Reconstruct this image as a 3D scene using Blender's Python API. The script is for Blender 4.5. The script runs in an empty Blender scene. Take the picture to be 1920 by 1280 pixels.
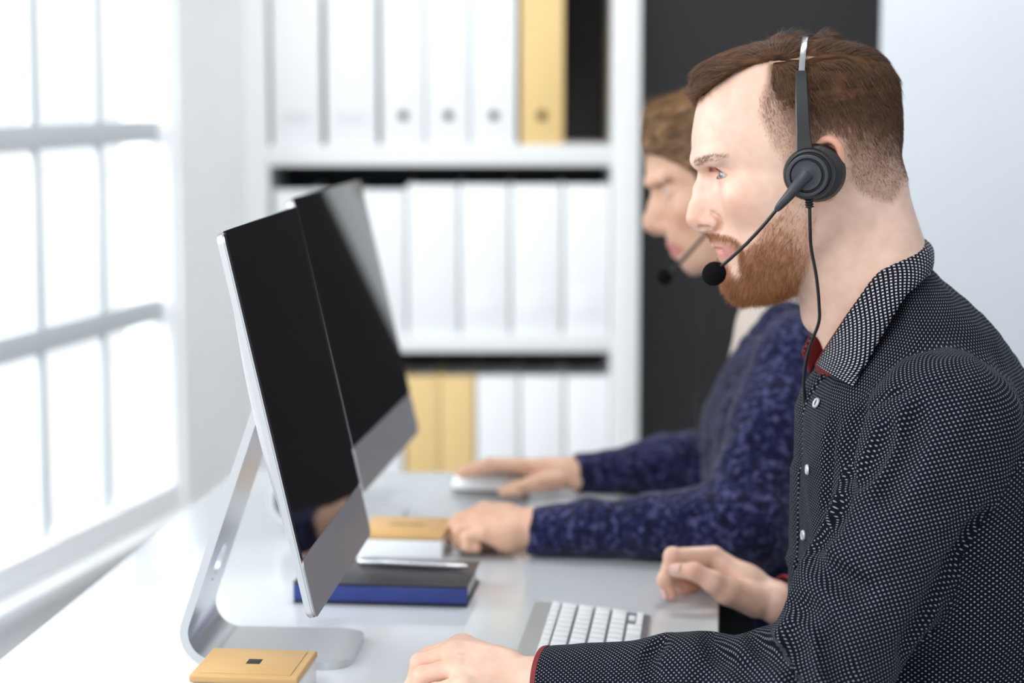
import bpy, bmesh, math, random
import numpy as np
from mathutils import Vector, Matrix

# ------------------------------------------------------------------ camera, sky, lights
scene = bpy.context.scene
COL = scene.collection
FPX = 3900.0                                   # focal length in pixels of a 1920 x 1280 frame
CAM = np.array([0.0, 0.0, 1.34])
PITCH = math.atan(490 / FPX)
cam_data = bpy.data.cameras.new('camera')
cam_data.sensor_width = 36.0
cam_data.lens = 36.0 * FPX / 1920
cam_data.clip_start = 0.05
cam_data.dof.use_dof = True
cam_data.dof.focus_distance = 1.99
cam_data.dof.aperture_fstop = 3.0
cam = bpy.data.objects.new('camera', cam_data)
cam.location = CAM
cam.rotation_euler = (math.pi / 2 - PITCH, 0, 0)
COL.objects.link(cam)
scene.camera = cam

world = bpy.data.worlds.new('overcast_sky')
scene.world = world
world.use_nodes = True
wb = world.node_tree.nodes['Background']
wb.inputs['Color'].default_value = (0.93, 0.97, 1.0, 1)
wb.inputs['Strength'].default_value = 0.90

def area_light(name, loc, aim, sx, sy, power, color=(1, 1, 1)):
    d = bpy.data.lights.new(name, 'AREA')
    d.shape = 'RECTANGLE'; d.size = sx; d.size_y = sy; d.energy = power; d.color = color
    o = bpy.data.objects.new(name, d)
    o.location = loc
    o.rotation_euler = (Vector(aim) - Vector(loc)).to_track_quat('-Z', 'Y').to_euler()
    COL.objects.link(o)
    return o
area_light('window_daylight', (-1.9, 2.2, 2.1), (0.3, 2.3, 1.0), 3.2, 2.4, 125, (0.95, 0.98, 1.0))
area_light('added_front_fill', (-0.7, 0.6, 2.55), (0.2, 2.4, 1.0), 1.2, 1.2, 11, (1.0, 0.98, 0.95))  # added soft fill from the front left, not a known ceiling lamp
area_light('added_back_fill', (0.25, 3.45, 2.66), (-0.25, 4.0, 0.9), 0.6, 1.2, 25, (1.0, 0.99, 0.97))  # added fill to lift the bookcase and window wall, no known panel

scene.view_settings.view_transform = 'Standard'
scene.view_settings.look = 'None'
scene.view_settings.exposure = 0.42
scene.view_settings.gamma = 1.0
scene.view_settings.use_curve_mapping = False

# ------------------------------------------------------------------ measuring helpers
_c, _s = math.cos(PITCH), math.sin(PITCH)
_R = np.array([1.0, 0, 0]); _F = np.array([0, _c, -_s]); _U = np.array([0, _s, _c])
def ray(px, py):
    return _F + (px - 960) / FPX * _R + (640 - py) / FPX * _U
def atY(px, py, Y):
    r = ray(px, py); return CAM + r * (Y / r[1])
def atZ(px, py, z):
    r = ray(px, py); return CAM + r * ((z - CAM[2]) / r[2])
def at_plane(px, py, p0, n):
    r = ray(px, py); return CAM + r * (np.dot(np.asarray(p0) - CAM, n) / np.dot(r, n))

DESK = 0.74
YAW = math.radians(5.8)
U = np.array([math.sin(YAW), math.cos(YAW), 0])       # along the desk, away from the camera
V = np.array([math.cos(YAW), -math.sin(YAW), 0])      # across the desk, towards the people
Z = np.array([0, 0, 1.0])

# ------------------------------------------------------------------ materials
def new_mat(name):
    m = bpy.data.materials.new(name); m.use_nodes = True
    nt = m.node_tree
    return m, nt, nt.nodes['Principled BSDF']
def plain(name, col, rough=0.5, metal=0.0, noise=0.0, scale=40, bump=0.0, spec=0.5, coat=0.0, stretch=None):
    m, nt, b = new_mat(name)
    b.inputs['Base Color'].default_value = (*col, 1)
    b.inputs['Roughness'].default_value = rough
    b.inputs['Metallic'].default_value = metal
    b.inputs['Specular IOR Level'].default_value = spec
    b.inputs['Coat Weight'].default_value = coat
    if noise or bump:
        tc = nt.nodes.new('ShaderNodeTexCoord'); mp = nt.nodes.new('ShaderNodeMapping')
        nz = nt.nodes.new('ShaderNodeTexNoise')
        nz.inputs['Scale'].default_value = scale; nz.inputs['Detail'].default_value = 5
        if stretch: mp.inputs['Scale'].default_value = stretch
        nt.links.new(tc.outputs['Object'], mp.inputs['Vector'])
        nt.links.new(mp.outputs['Vector'], nz.inputs['Vector'])
        if noise:
            mx = nt.nodes.new('ShaderNodeMix'); mx.data_type = 'RGBA'
            mx.inputs['A'].default_value = (*[c * (1 - noise) for c in col], 1)
            mx.inputs['B'].default_value = (*[min(1, c * (1 + noise)) for c in col], 1)
            nt.links.new(nz.outputs['Fac'], mx.inputs['Factor'])
            nt.links.new(mx.outputs['Result'], b.inputs['Base Color'])
        if bump:
            bp = nt.nodes.new('ShaderNodeBump'); bp.inputs['Strength'].default_value = bump
            bp.inputs['Distance'].default_value = 0.002
            nt.links.new(nz.outputs['Fac'], bp.inputs['Height'])
            nt.links.new(bp.outputs['Normal'], b.inputs['Normal'])
    return m

def srgb(r, g, b):
    f = lambda c: (c / 255 / 12.92) if c / 255 <= 0.04045 else ((c / 255 + 0.055) / 1.055) ** 2.4
    return (f(r), f(g), f(b))

M = {}
M['wall_white'] = plain('white_paint', (0.88, 0.89, 0.90), 0.7, noise=0.02, scale=6)
M['wall_light'] = plain('pale_grey_paint', (0.66, 0.70, 0.75), 0.75, noise=0.03, scale=5)
M['wall_dark'] = plain('charcoal_paint', (0.034, 0.033, 0.038), 0.7, noise=0.08, scale=5)
M['floor'] = plain('pale_floor', (0.55, 0.55, 0.55), 0.45, noise=0.06, scale=3)
M['window_frame'] = plain('window_frame_paint', (0.84, 0.86, 0.88), 0.45)
M['muntin'] = plain('grey_window_bar_paint', (0.56, 0.60, 0.63), 0.5)
M['desk'] = plain('white_desk_laminate', (0.60, 0.63, 0.66), 0.16, noise=0.01, scale=30, spec=0.5)
M['shelf'] = plain('white_shelf_laminate', (0.82, 0.84, 0.85), 0.4, noise=0.01, scale=20)
M['alu'] = plain('brushed_aluminium', (0.70, 0.71, 0.73), 0.33, 1.0, noise=0.02, scale=120, stretch=(1, 1, 12))
M['alu_chin'] = plain('satin_aluminium', (0.42, 0.42, 0.44), 0.5, 0.85, noise=0.015, scale=300)
M['glass_black'] = plain('black_screen_glass', (0.006, 0.006, 0.008), 0.03, 0, spec=0.35)
M['plastic_black'] = plain('black_plastic', (0.009, 0.010, 0.012), 0.38, noise=0.1, scale=200)
M['plastic_grey'] = plain('charcoal_plastic', (0.032, 0.035, 0.044), 0.42, noise=0.05, scale=300)
M['foam'] = plain('black_foam', (0.006, 0.006, 0.007), 0.95, noise=0.5, scale=900, bump=0.8, spec=0.1)
M['leatherette'] = plain('black_leatherette', (0.010, 0.010, 0.012), 0.4, bump=0.2, scale=250)
M['steel'] = plain('polished_steel', (0.62, 0.63, 0.65), 0.22, 1.0)
M['key_white'] = plain('white_key_plastic', (0.80, 0.82, 0.85), 0.4)
M['kb_well'] = plain('grey_key_well', (0.16, 0.16, 0.17), 0.5, 0.5)
M['binder_white'] = plain('white_binder_board', (0.86, 0.88, 0.90), 0.45, noise=0.01, scale=30)
M['binder_gold'] = plain('ochre_binder_board', srgb(230, 198, 138), 0.55, noise=0.04, scale=30)
M['label_paper'] = plain('grey_label_print', (0.62, 0.64, 0.66), 0.7)
M['ring_grey'] = plain('grey_metal_ring', (0.35, 0.37, 0.37), 0.35, 0.9)
M['ring_brass'] = plain('brass_ring', (0.30, 0.17, 0.03), 0.35, 0.9)
M['hole_dark'] = plain('dark_hole', (0.02, 0.018, 0.012), 0.8)
M['bamboo'] = plain('bamboo_wood', srgb(200, 160, 104), 0.45, noise=0.10, scale=14, stretch=(2, 16, 2))
M['box_white'] = plain('white_lacquer', (0.80, 0.82, 0.83), 0.3)
M['book_blue'] = plain('blue_book_cloth', srgb(44, 62, 134), 0.38, noise=0.12, scale=60, bump=0.15)
M['book_black'] = plain('black_book_leather', (0.022, 0.020, 0.026), 0.36, noise=0.1, scale=300, bump=0.15)
M['paper'] = plain('paper_edges', (0.72, 0.73, 0.76), 0.8, noise=0.08, scale=500, stretch=(1, 1, 20))
M['mouse'] = plain('white_mouse_plastic', (0.86, 0.88, 0.90), 0.3)

# window glass: clear pane that lets daylight straight through with a faint reflection
def glass_pane():
    m, nt, b = new_mat('clear_window_glass')
    tr = nt.nodes.new('ShaderNodeBsdfTransparent'); gl = nt.nodes.new('ShaderNodeBsdfGlossy')
    gl.inputs['Roughness'].default_value = 0.05
    mx = nt.nodes.new('ShaderNodeMixShader'); mx.inputs['Fac'].default_value = 0.05
    nt.links.new(tr.outputs[0], mx.inputs[1]); nt.links.new(gl.outputs[0], mx.inputs[2])
    nt.links.new(mx.outputs[0], nt.nodes['Material Output'].inputs['Surface'])
    return m
M['pane'] = glass_pane()

# ------------------------------------------------------------------ object helpers
ORG = {}                                        # world origin of every root
def link(name, me, mat=None, parent=None):
    if mat is not None and not me.materials: me.materials.append(mat)
    o = bpy.data.objects.new(name, me); COL.objects.link(o)
    if parent is not None: o.parent = parent
    return o
def tag(o, label=None, cat=None, group=None, kind=None):
    if label: o['label'] = label
    if cat: o['category'] = cat
    if group: o['group'] = group
    if kind: o['kind'] = kind
    return o
def root(name, loc, label, cat, group=None, rz=0.0):
    o = bpy.data.objects.new(name, None); COL.objects.link(o)
    o.empty_display_size = 0.05
    o.location = loc; o.rotation_euler = (0, 0, rz)
    return tag(o, label, cat, group)
def copy_tree(o, parent=None):
    c = o.copy(); COL.objects.link(c); c.parent = parent
    for ch in [k for k in o.children]: copy_tree(ch, c)
    return c
def smooth(me, angle=None):
    me.polygons.foreach_set('use_smooth', [True] * len(me.polygons))
    if angle is not None: me.set_sharp_from_angle(angle=angle)
    return me
def bm_mesh(name, bm, sm=True, angle=0.6):
    me = bpy.data.meshes.new(name); bm.normal_update(); bm.to_mesh(me); bm.free()
    if sm: smooth(me, angle)
    return me
def box_bm(size, center=(0, 0, 0), bevel=0.0, seg=2, bm=None):
    own = bm is None
    bm = bm or bmesh.new()
    r = bmesh.ops.create_cube(bm, size=1.0)
    vs = r['verts']
    bmesh.ops.scale(bm, vec=size, verts=vs); bmesh.ops.translate(bm, vec=center, verts=vs)
    if bevel:
        es = list({e for v in vs for e in v.link_edges})
        bmesh.ops.bevel(bm, geom=es, offset=bevel, segments=seg, affect='EDGES', profile=0.5)
    return bm
def box(name, size, center, mat, parent=None, bevel=0.0, rz=0.0, seg=2):
    me = bm_mesh(name, box_bm(size, (0, 0, 0), bevel, seg), bevel > 0)
    o = link(name, me, mat, parent)
    o.location = center; o.rotation_euler = (0, 0, rz)
    return o
def np_mesh(name, v, f, sm=True, angle=None):
    """verts (n,3) and quads/tris array -> mesh, fast"""
    v = np.asarray(v, np.float32); f = np.asarray(f, np.int32)
    me = bpy.data.meshes.new(name)
    k = f.shape[1]
    me.vertices.add(len(v)); me.vertices.foreach_set('co', v.ravel())
    me.loops.add(f.size); me.loops.foreach_set('vertex_index', f.ravel())
    me.polygons.add(len(f))
    me.polygons.foreach_set('loop_start', np.arange(0, f.size, k, dtype=np.int32))
    me.polygons.foreach_set('loop_total', np.full(len(f), k, np.int32))
    me.update(calc_edges=True); me.validate()
    if sm: smooth(me, angle)
    return me
def tube_arrays(pts, radii, n=12, caps=True, flat=None):
    """swept tube along a polyline with parallel-transported frames"""
    P = np.asarray(pts, float); m = len(P)
    rad = np.broadcast_to(np.asarray(radii, float), (m,)).copy()
    T = np.gradient(P, axis=0); T /= np.linalg.norm(T, axis=1)[:, None] + 1e-12
    a = np.cross(T[0], [0, 0, 1.0])
    if np.linalg.norm(a) < 1e-3: a = np.cross(T[0], [0, 1.0, 0])
    a /= np.linalg.norm(a)
    V_, F_ = [], []
    th = np.arange(n) * 2 * math.pi / n
    for i in range(m):
        a = a - T[i] * np.dot(a, T[i]); a /= np.linalg.norm(a)
        b = np.cross(T[i], a)
        V_.append(P[i] + rad[i] * (np.cos(th)[:, None] * a + np.sin(th)[:, None] * b))
    V_ = np.concatenate(V_)
    i, j = np.meshgrid(np.arange(m - 1), np.arange(n), indexing='ij')
    A = (i * n + j).ravel(); B = (i * n + (j + 1) % n).ravel()
    F_ = np.stack([A, B, B + n, A + n], 1)
    if caps:
        c0, c1 = len(V_), len(V_) + 1
        V_ = np.concatenate([V_, P[:1] - T[:1] * rad[0] * 0.35, P[-1:] + T[-1:] * rad[-1] * 0.35])
        j = np.arange(n)
        F_ = np.concatenate([F_, np.stack([(j + 1) % n, j, np.full(n, c0), np.full(n, c0)], 1),
                             np.stack([(m - 1) * n + j, (m - 1) * n + (j + 1) % n, np.full(n, c1), np.full(n, c1)], 1)])
    return V_, F_
def faces_mesh(name, v, f, sm=True, angle=None):
    """quads where a repeated index marks a triangle"""
    me = bpy.data.meshes.new(name)
    fl = [tuple(q) if q[2] != q[3] else tuple(q[:3]) for q in np.asarray(f).tolist()]
    me.from_pydata(np.asarray(v).tolist(), [], fl); me.update()
    if sm: smooth(me, angle)
    return me
def spline(pts, n=40):
    """Catmull-Rom through the points"""
    P = np.asarray(pts, float)
    P = np.vstack([2 * P[0] - P[1], P, 2 * P[-1] - P[-2]])
    out = []
    seg = len(P) - 3
    for t in np.linspace(0, seg - 1e-6, n):
        i = int(t); t -= i
        p0, p1, p2, p3 = P[i:i + 4]
        out.append(0.5 * ((2 * p1) + (-p0 + p2) * t + (2 * p0 - 5 * p1 + 4 * p2 - p3) * t * t + (-p0 + 3 * p1 - 3 * p2 + p3) * t ** 3))
    return np.array(out)
def tube(name, pts, radii, mat, parent=None, n=12, org=(0, 0, 0), sm_n=None):
    P = np.asarray(pts, float)
    if sm_n:
        if np.ndim(radii): radii = np.interp(np.linspace(0, 1, sm_n), np.linspace(0, 1, len(P)), radii)
        P = spline(P, sm_n)
    v, f = tube_arrays(P, radii, n)
    return link(name, faces_mesh(name, v - np.asarray(org), f, True, 1.0), mat, parent)
def lathe_mesh(name, prof, n=32, axis='Z'):
    """(r, h) profile spun about an axis"""
    prof = np.asarray(prof, float); m = len(prof)
    th = np.arange(n) * 2 * math.pi / n
    v = np.stack([np.outer(prof[:, 0], np.cos(th)), np.outer(prof[:, 0], np.sin(th)), np.repeat(prof[:, 1:2], n, 1)], -1).reshape(-1, 3)
    i, j = np.meshgrid(np.arange(m - 1), np.arange(n), indexing='ij')
    A = (i * n + j).ravel(); B = (i * n + (j + 1) % n).ravel()
    return np_mesh(name, v, np.stack([A, B, B + n, A + n], 1), True, 0.7)

# ------------------------------------------------------------------ the room
def struct(o): o['kind'] = 'structure'; return o
struct(box('floor', (5.6, 7.2, 0.1), (1.35, 1.6, -0.05), M['floor']))
struct(box('ceiling', (5.2, 4.0, 0.1), (1.5, 3.2, 2.75), M['wall_white']))
SHELF_Y = 4.45
struct(box('wall_back', (4.7, 0.1, 2.7), (1.85, SHELF_Y + 0.42, 1.35), M['wall_dark']))
# pale return wall to the right of the dark recess
xr = atY(1648, 400, 3.8)[0]
struct(box('wall_right', (1.7, 0.03, 2.7), (xr + 0.85, 3.8 + 0.015, 1.35), M['wall_light'], bevel=0.004))

struct(box('added_wall_side', (0.1, 6.0, 2.7), (2.35, 1.3, 1.35), M['wall_light']))  # unseen wall added to block sky fill from the right
struct(box('added_wall_rear', (1.9, 0.1, 2.7), (1.45, -1.75, 1.35), M['wall_light']))  # unseen part wall behind the camera, added to cut fill on the right
# window wall, running away from the camera at its own angle
WA = math.radians(13.4)
w_dir = np.array([math.sin(WA), math.cos(WA), 0]); w_nrm = np.array([math.cos(WA), -math.sin(WA), 0])
w_p0 = np.array([-0.835, 3.34, 0.0])
def wall_hit(px, py):
    p = at_plane(px, py, w_p0, w_nrm); return np.dot(p - w_p0, w_dir), p[2]
def w_box(name, s0, s1, z0, z1, t0, t1, mat, parent=None, bevel=0.0):
    """box in wall coordinates: s along the wall, t out of the wall into the room"""
    c = w_p0 + w_dir * (s0 + s1) / 2 + w_nrm * (t0 + t1) / 2
    return box(name, (t1 - t0, s1 - s0, z1 - z0), (c[0], c[1], (z0 + z1) / 2), mat, parent, bevel, -WA)
col_s = [wall_hit(115, 480)[0], wall_hit(231, 480)[0]]        # muntin centres
s_right = wall_hit(332, 480)[0]                              # right edge of the glass
pitch = col_s[1] - col_s[0]
zh = [wall_hit(115, 640)[1], wall_hit(115, 258)[1]]          # horizontal bars
z_bot = wall_hit(130, 1010)[1]
zp = zh[1] - zh[0]
z_top = zh[1] + zp * 1.02
edges_s = [s_right - pitch * 1.0 * k for k in range(0, 13)]
edges_s[1], edges_s[2] = col_s[1], col_s[0]
for k in range(3, 13): edges_s[k] = col_s[0] - pitch * (k - 2)
s_left = edges_s[12]
WT = 0.12
s_end = 1.20
w_box('wall_left', s_left - 0.4, s_end + 0.15, 0, z_bot - 0.05, -WT, 0, M['wall_white'])
w_box('wall_left_upper', s_left - 0.4, s_end + 0.15, z_top + 0.05, 2.7, -WT, 0, M['wall_white'])
w_box('wall_left_end', s_right + 0.02, s_end + 0.15, z_bot - 0.05, z_top + 0.05, -WT, 0, M['wall_white'])
w_box('wall_left_start', s_left - 0.4, s_left - 0.03, z_bot - 0.05, z_top + 0.05, -WT, 0, M['wall_white'])
for n in ('wall_left', 'wall_left_upper', 'wall_left_end', 'wall_left_start'): struct(bpy.data.objects[n])
win = bpy.data.objects.new('window_1', None); COL.objects.link(win); struct(win)
FT = -0.05
w_box('window_frame', s_right, s_right + 0.035, z_bot - 0.05, z_top + 0.05, -0.066, -0.012, M['window_frame'], win, 0.004)
w_box('window_frame', s_left - 0.03, s_left, z_bot - 0.05, z_top + 0.05, -0.066, -0.012, M['window_frame'], win, 0.004)
w_box('window_frame', s_left, s_right, z_bot - 0.05, z_bot, -0.066, -0.012, M['window_frame'], win, 0.004)
w_box('window_frame', s_left, s_right, z_top, z_top + 0.05, -0.066, -0.012, M['window_frame'], win, 0.004)
hb, vb = 0.0215, 0.0125
for z in zh:
    w_box('transom_bar', s_left, s_right, z - hb, z + hb, -0.060, -0.034, M['muntin'], win, 0.003)
for s in edges_s[1:12]:
    for za, zb in ((z_bot, zh[0] - hb), (zh[0] + hb, zh[1] - hb), (zh[1] + hb, z_top)):
        w_box('muntin', s - vb, s + vb, za, zb, -0.056, -0.040, M['muntin'], win, 0.003)
for k in range(12):
    sa, sb = edges_s[k + 1], edges_s[k]
    for za, zb in ((z_bot, zh[0]), (zh[0], zh[1]), (zh[1], z_top)):
        w_box('pane', sa + 0.004, sb - 0.004, za + 0.004, zb - 0.004, -0.052, -0.046, M['pane'], win)
sill = w_box('window_sill', s_left - 0.04, s_right + 0.06, z_bot - 0.075, z_bot - 0.05, -0.02, 0.035, M['window_frame'], win, 0.004)

# ------------------------------------------------------------------ bookcase with binders
def sx(px, Y=SHELF_Y): return atY(px, 480, Y)[0]
def sz(py, Y=SHELF_Y): return atY(960, py, Y)[2]
SD = 0.34
bc = root('bookcase', (sx(825), SHELF_Y + SD / 2, 0), 'white open bookcase full of binders against the dark wall', 'bookcase')
bx, by = sx(825), SHELF_Y + SD / 2
xl0, xl1, xr0, xr1 = sx(455), sx(506), sx(1146), sx(1199)
def bpart(name, x0, x1, z0, z1, y0=SHELF_Y, y1=SHELF_Y + SD, mat='shelf', bev=0.002):
    return box(name, (x1 - x0, y1 - y0, z1 - z0), ((x0 + x1) / 2 - bx, (y0 + y1) / 2 - by, (z0 + z1) / 2), M[mat], bc, bev)
bpart('side_panel', xl0, xl1, 0, 2.3); bpart('side_panel', xr0, xr1, 0, 2.3)
rows = [(sz(272), sz(311)), (sz(628), sz(660))]
board_z = []
for zt, zb in rows:
    bpart('shelf_board', xl1, xr0, zb, zt); board_z.append(zt)
zt3 = sz(945); bpart('shelf_board', xl1, xr0, zt3 - 0.035, zt3); board_z.append(zt3)
pit = board_z[0] - board_z[1]
bpart('shelf_board', xl1, xr0, board_z[0] + pit - 0.035, board_z[0] + pit)
bpart('shelf_board', xl1, xr0, 2.265, 2.3)
bpart('shelf_board', xl1, xr0, 0.04, 0.075)
bpart('back_panel', xl1, xr0, 0.075, 2.265, SHELF_Y + SD - 0.008, SHELF_Y + SD, 'wall_dark', 0)

def binder(x0, x1, zb, h, mat, label, group, ring=None, print_=False, tab=False, dy=0.0):
    w = x1 - x0; D = 0.27; y0 = SHELF_Y + 0.012 + dy
    r = root('ring_binder', ((x0 + x1) / 2, y0 + D / 2, zb), label, 'binder', group)
    t = 0.0035
    rb = box('spine', (w, t, h), (0, -D / 2 + t / 2, h / 2), M[mat], r, 0.0012)
    for sgn in (-1, 1):
        box('cover', (t, D - t, h), (sgn * (w / 2 - t / 2), t / 2, h / 2), M[mat], r, 0.0012)
    box('pages', (w - 2.4 * t, D - 0.03, h - 0.02), (0, 0.004, h / 2), M['paper'], r)
    if ring:
        me = lathe_mesh('finger_ring', [(0.0075, 0.0), (0.0085, 0.0015), (0.0105, 0.002), (0.012, 0.0006), (0.012, -0.001)], 20)
        o = link('finger_ring', me, M[ring], r); o.location = (0, -D / 2 - 0.0005, 0.062); o.rotation_euler = (math.pi / 2, 0, 0)
        me = lathe_mesh('finger_hole', [(0.0001, 0.0006), (0.0078, 0.0006)], 16)
        o2 = link('finger_hole', me, M['hole_dark'], o)
    if print_:
        for k, (zz, ww) in enumerate(((0.066, 0.55), (0.056, 0.62), (0.048, 0.42))):
            box('printed_line', (w * ww, 0.0006, 0.0035), (0, -D / 2 - 0.0003, zz), M['label_paper'], r)
    if tab:
        box('label_holder', (w * 0.62, 0.0014, 0.046), (0, -D / 2 - 0.0007, 0.072), M['binder_white'], r, 0.0006)
        box('printed_line', (w * 0.5, 0.0006, 0.004), (0, -D / 2 - 0.0016, 0.085), M['label_paper'], r)
    return r
H1 = sz(346) - board_z[1]
ordw = ['leftmost', 'second', 'third', 'fourth', 'fifth', 'sixth', 'seventh']
z1 = board_z[0]
for i, (a, b) in enumerate(((513, 604), (614, 708))):
    binder(sx(a), sx(b), z1, H1, 'binder_white', ('leftmost' if i == 0 else 'second from left') + ' wide white binder with faint print on the top shelf', 'white binders on the top shelf', print_=True)
for i, (a, b) in enumerate(((717, 798), (801, 881), (884, 968))):
    lab = ('white binder with a finger ring beside the printed white binders', 'white binder with a finger ring, middle of the three', 'white binder with a finger ring beside the ochre binder')[i] + ' on the top shelf'
    binder(sx(a), sx(b), z1, H1, 'binder_white', lab, 'white binders on the top shelf', ring='ring_grey')
binder(sx(976), sx(1056), z1, H1, 'binder_gold', 'ochre binder with a brass finger ring on the top shelf', 'ochre binders', ring='ring_brass')
z2 = board_z[1]
cuts = [512, 585, 668, 762, 861, 957, 1056, 1145]
for i in range(7):
    lab = (ordw[i] + ' from left' if 0 < i < 6 else ('leftmost' if i == 0 else 'rightmost')) + ' white binder on the middle shelf'
    binder(sx(cuts[i] + 2), sx(cuts[i + 1] - 2), z2, H1 * (0.965 if i < 3 else 1.0), 'binder_white', lab, 'white binders on the middle shelf', tab=i >= 4, ring='ring_grey' if i == 2 else None)
z3 = board_z[2]
c3 = [(512, 590, 'w'), (594, 672, 'w'), (676, 752, 'w'), (757, 822, 'g'), (824, 889, 'g'), (893, 972, 'w'), (976, 1058, 'w'), (1062, 1144, 'w')]
lab3 = ['leftmost white binder on the lower shelf behind the monitors', 'second from left white binder on the lower shelf behind the monitors', 'white binder on the lower shelf touching the ochre pair',
        'left one of two ochre binders on the lower shelf', 'right one of two ochre binders on the lower shelf',
        'white binder right beside the ochre pair on the lower shelf', 'second white binder right of the ochre pair on the lower shelf', 'rightmost white binder on the lower shelf']
h3 = sz(706) - z3
for (a, b, k), lab in zip(c3, lab3):
    binder(sx(a), sx(b), z3, h3, 'binder_gold' if k == 'g' else 'binder_white', lab, 'ochre binders' if k == 'g' else 'white binders on the lower shelf')

# ------------------------------------------------------------------ desk
d_right = np.dot(atZ(1348, 1150, DESK), V)                 # user edge
d_left = np.dot(atZ(131, 1130, DESK), V)                   # window edge
d_far = np.dot(atZ(760, 884, DESK), U); d_near = 1.45
dc = V * (d_left + d_right) / 2 + U * (d_near + d_far) / 2
desk = root('office_desk', (dc[0], dc[1], 0), 'long white glossy office desk under the monitors', 'desk', rz=-YAW)
dw, dl = d_right - d_left, d_far - d_near
box('desk_top', (dw, dl, 0.028), (0, 0, DESK - 0.014), M['desk'], desk, 0.0025)
for sgn in (-1, 1):
    box('end_panel', (dw - 0.1, 0.025, DESK - 0.028), (-0.02, sgn * (dl / 2 - 0.05), (DESK - 0.028) / 2), M['desk'], desk, 0.002)
box('modesty_panel', (0.018, dl - 0.125, 0.4), (-dw / 2 + 0.08, 0, DESK - 0.028 - 0.2), M['desk'], desk, 0.002)

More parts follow.
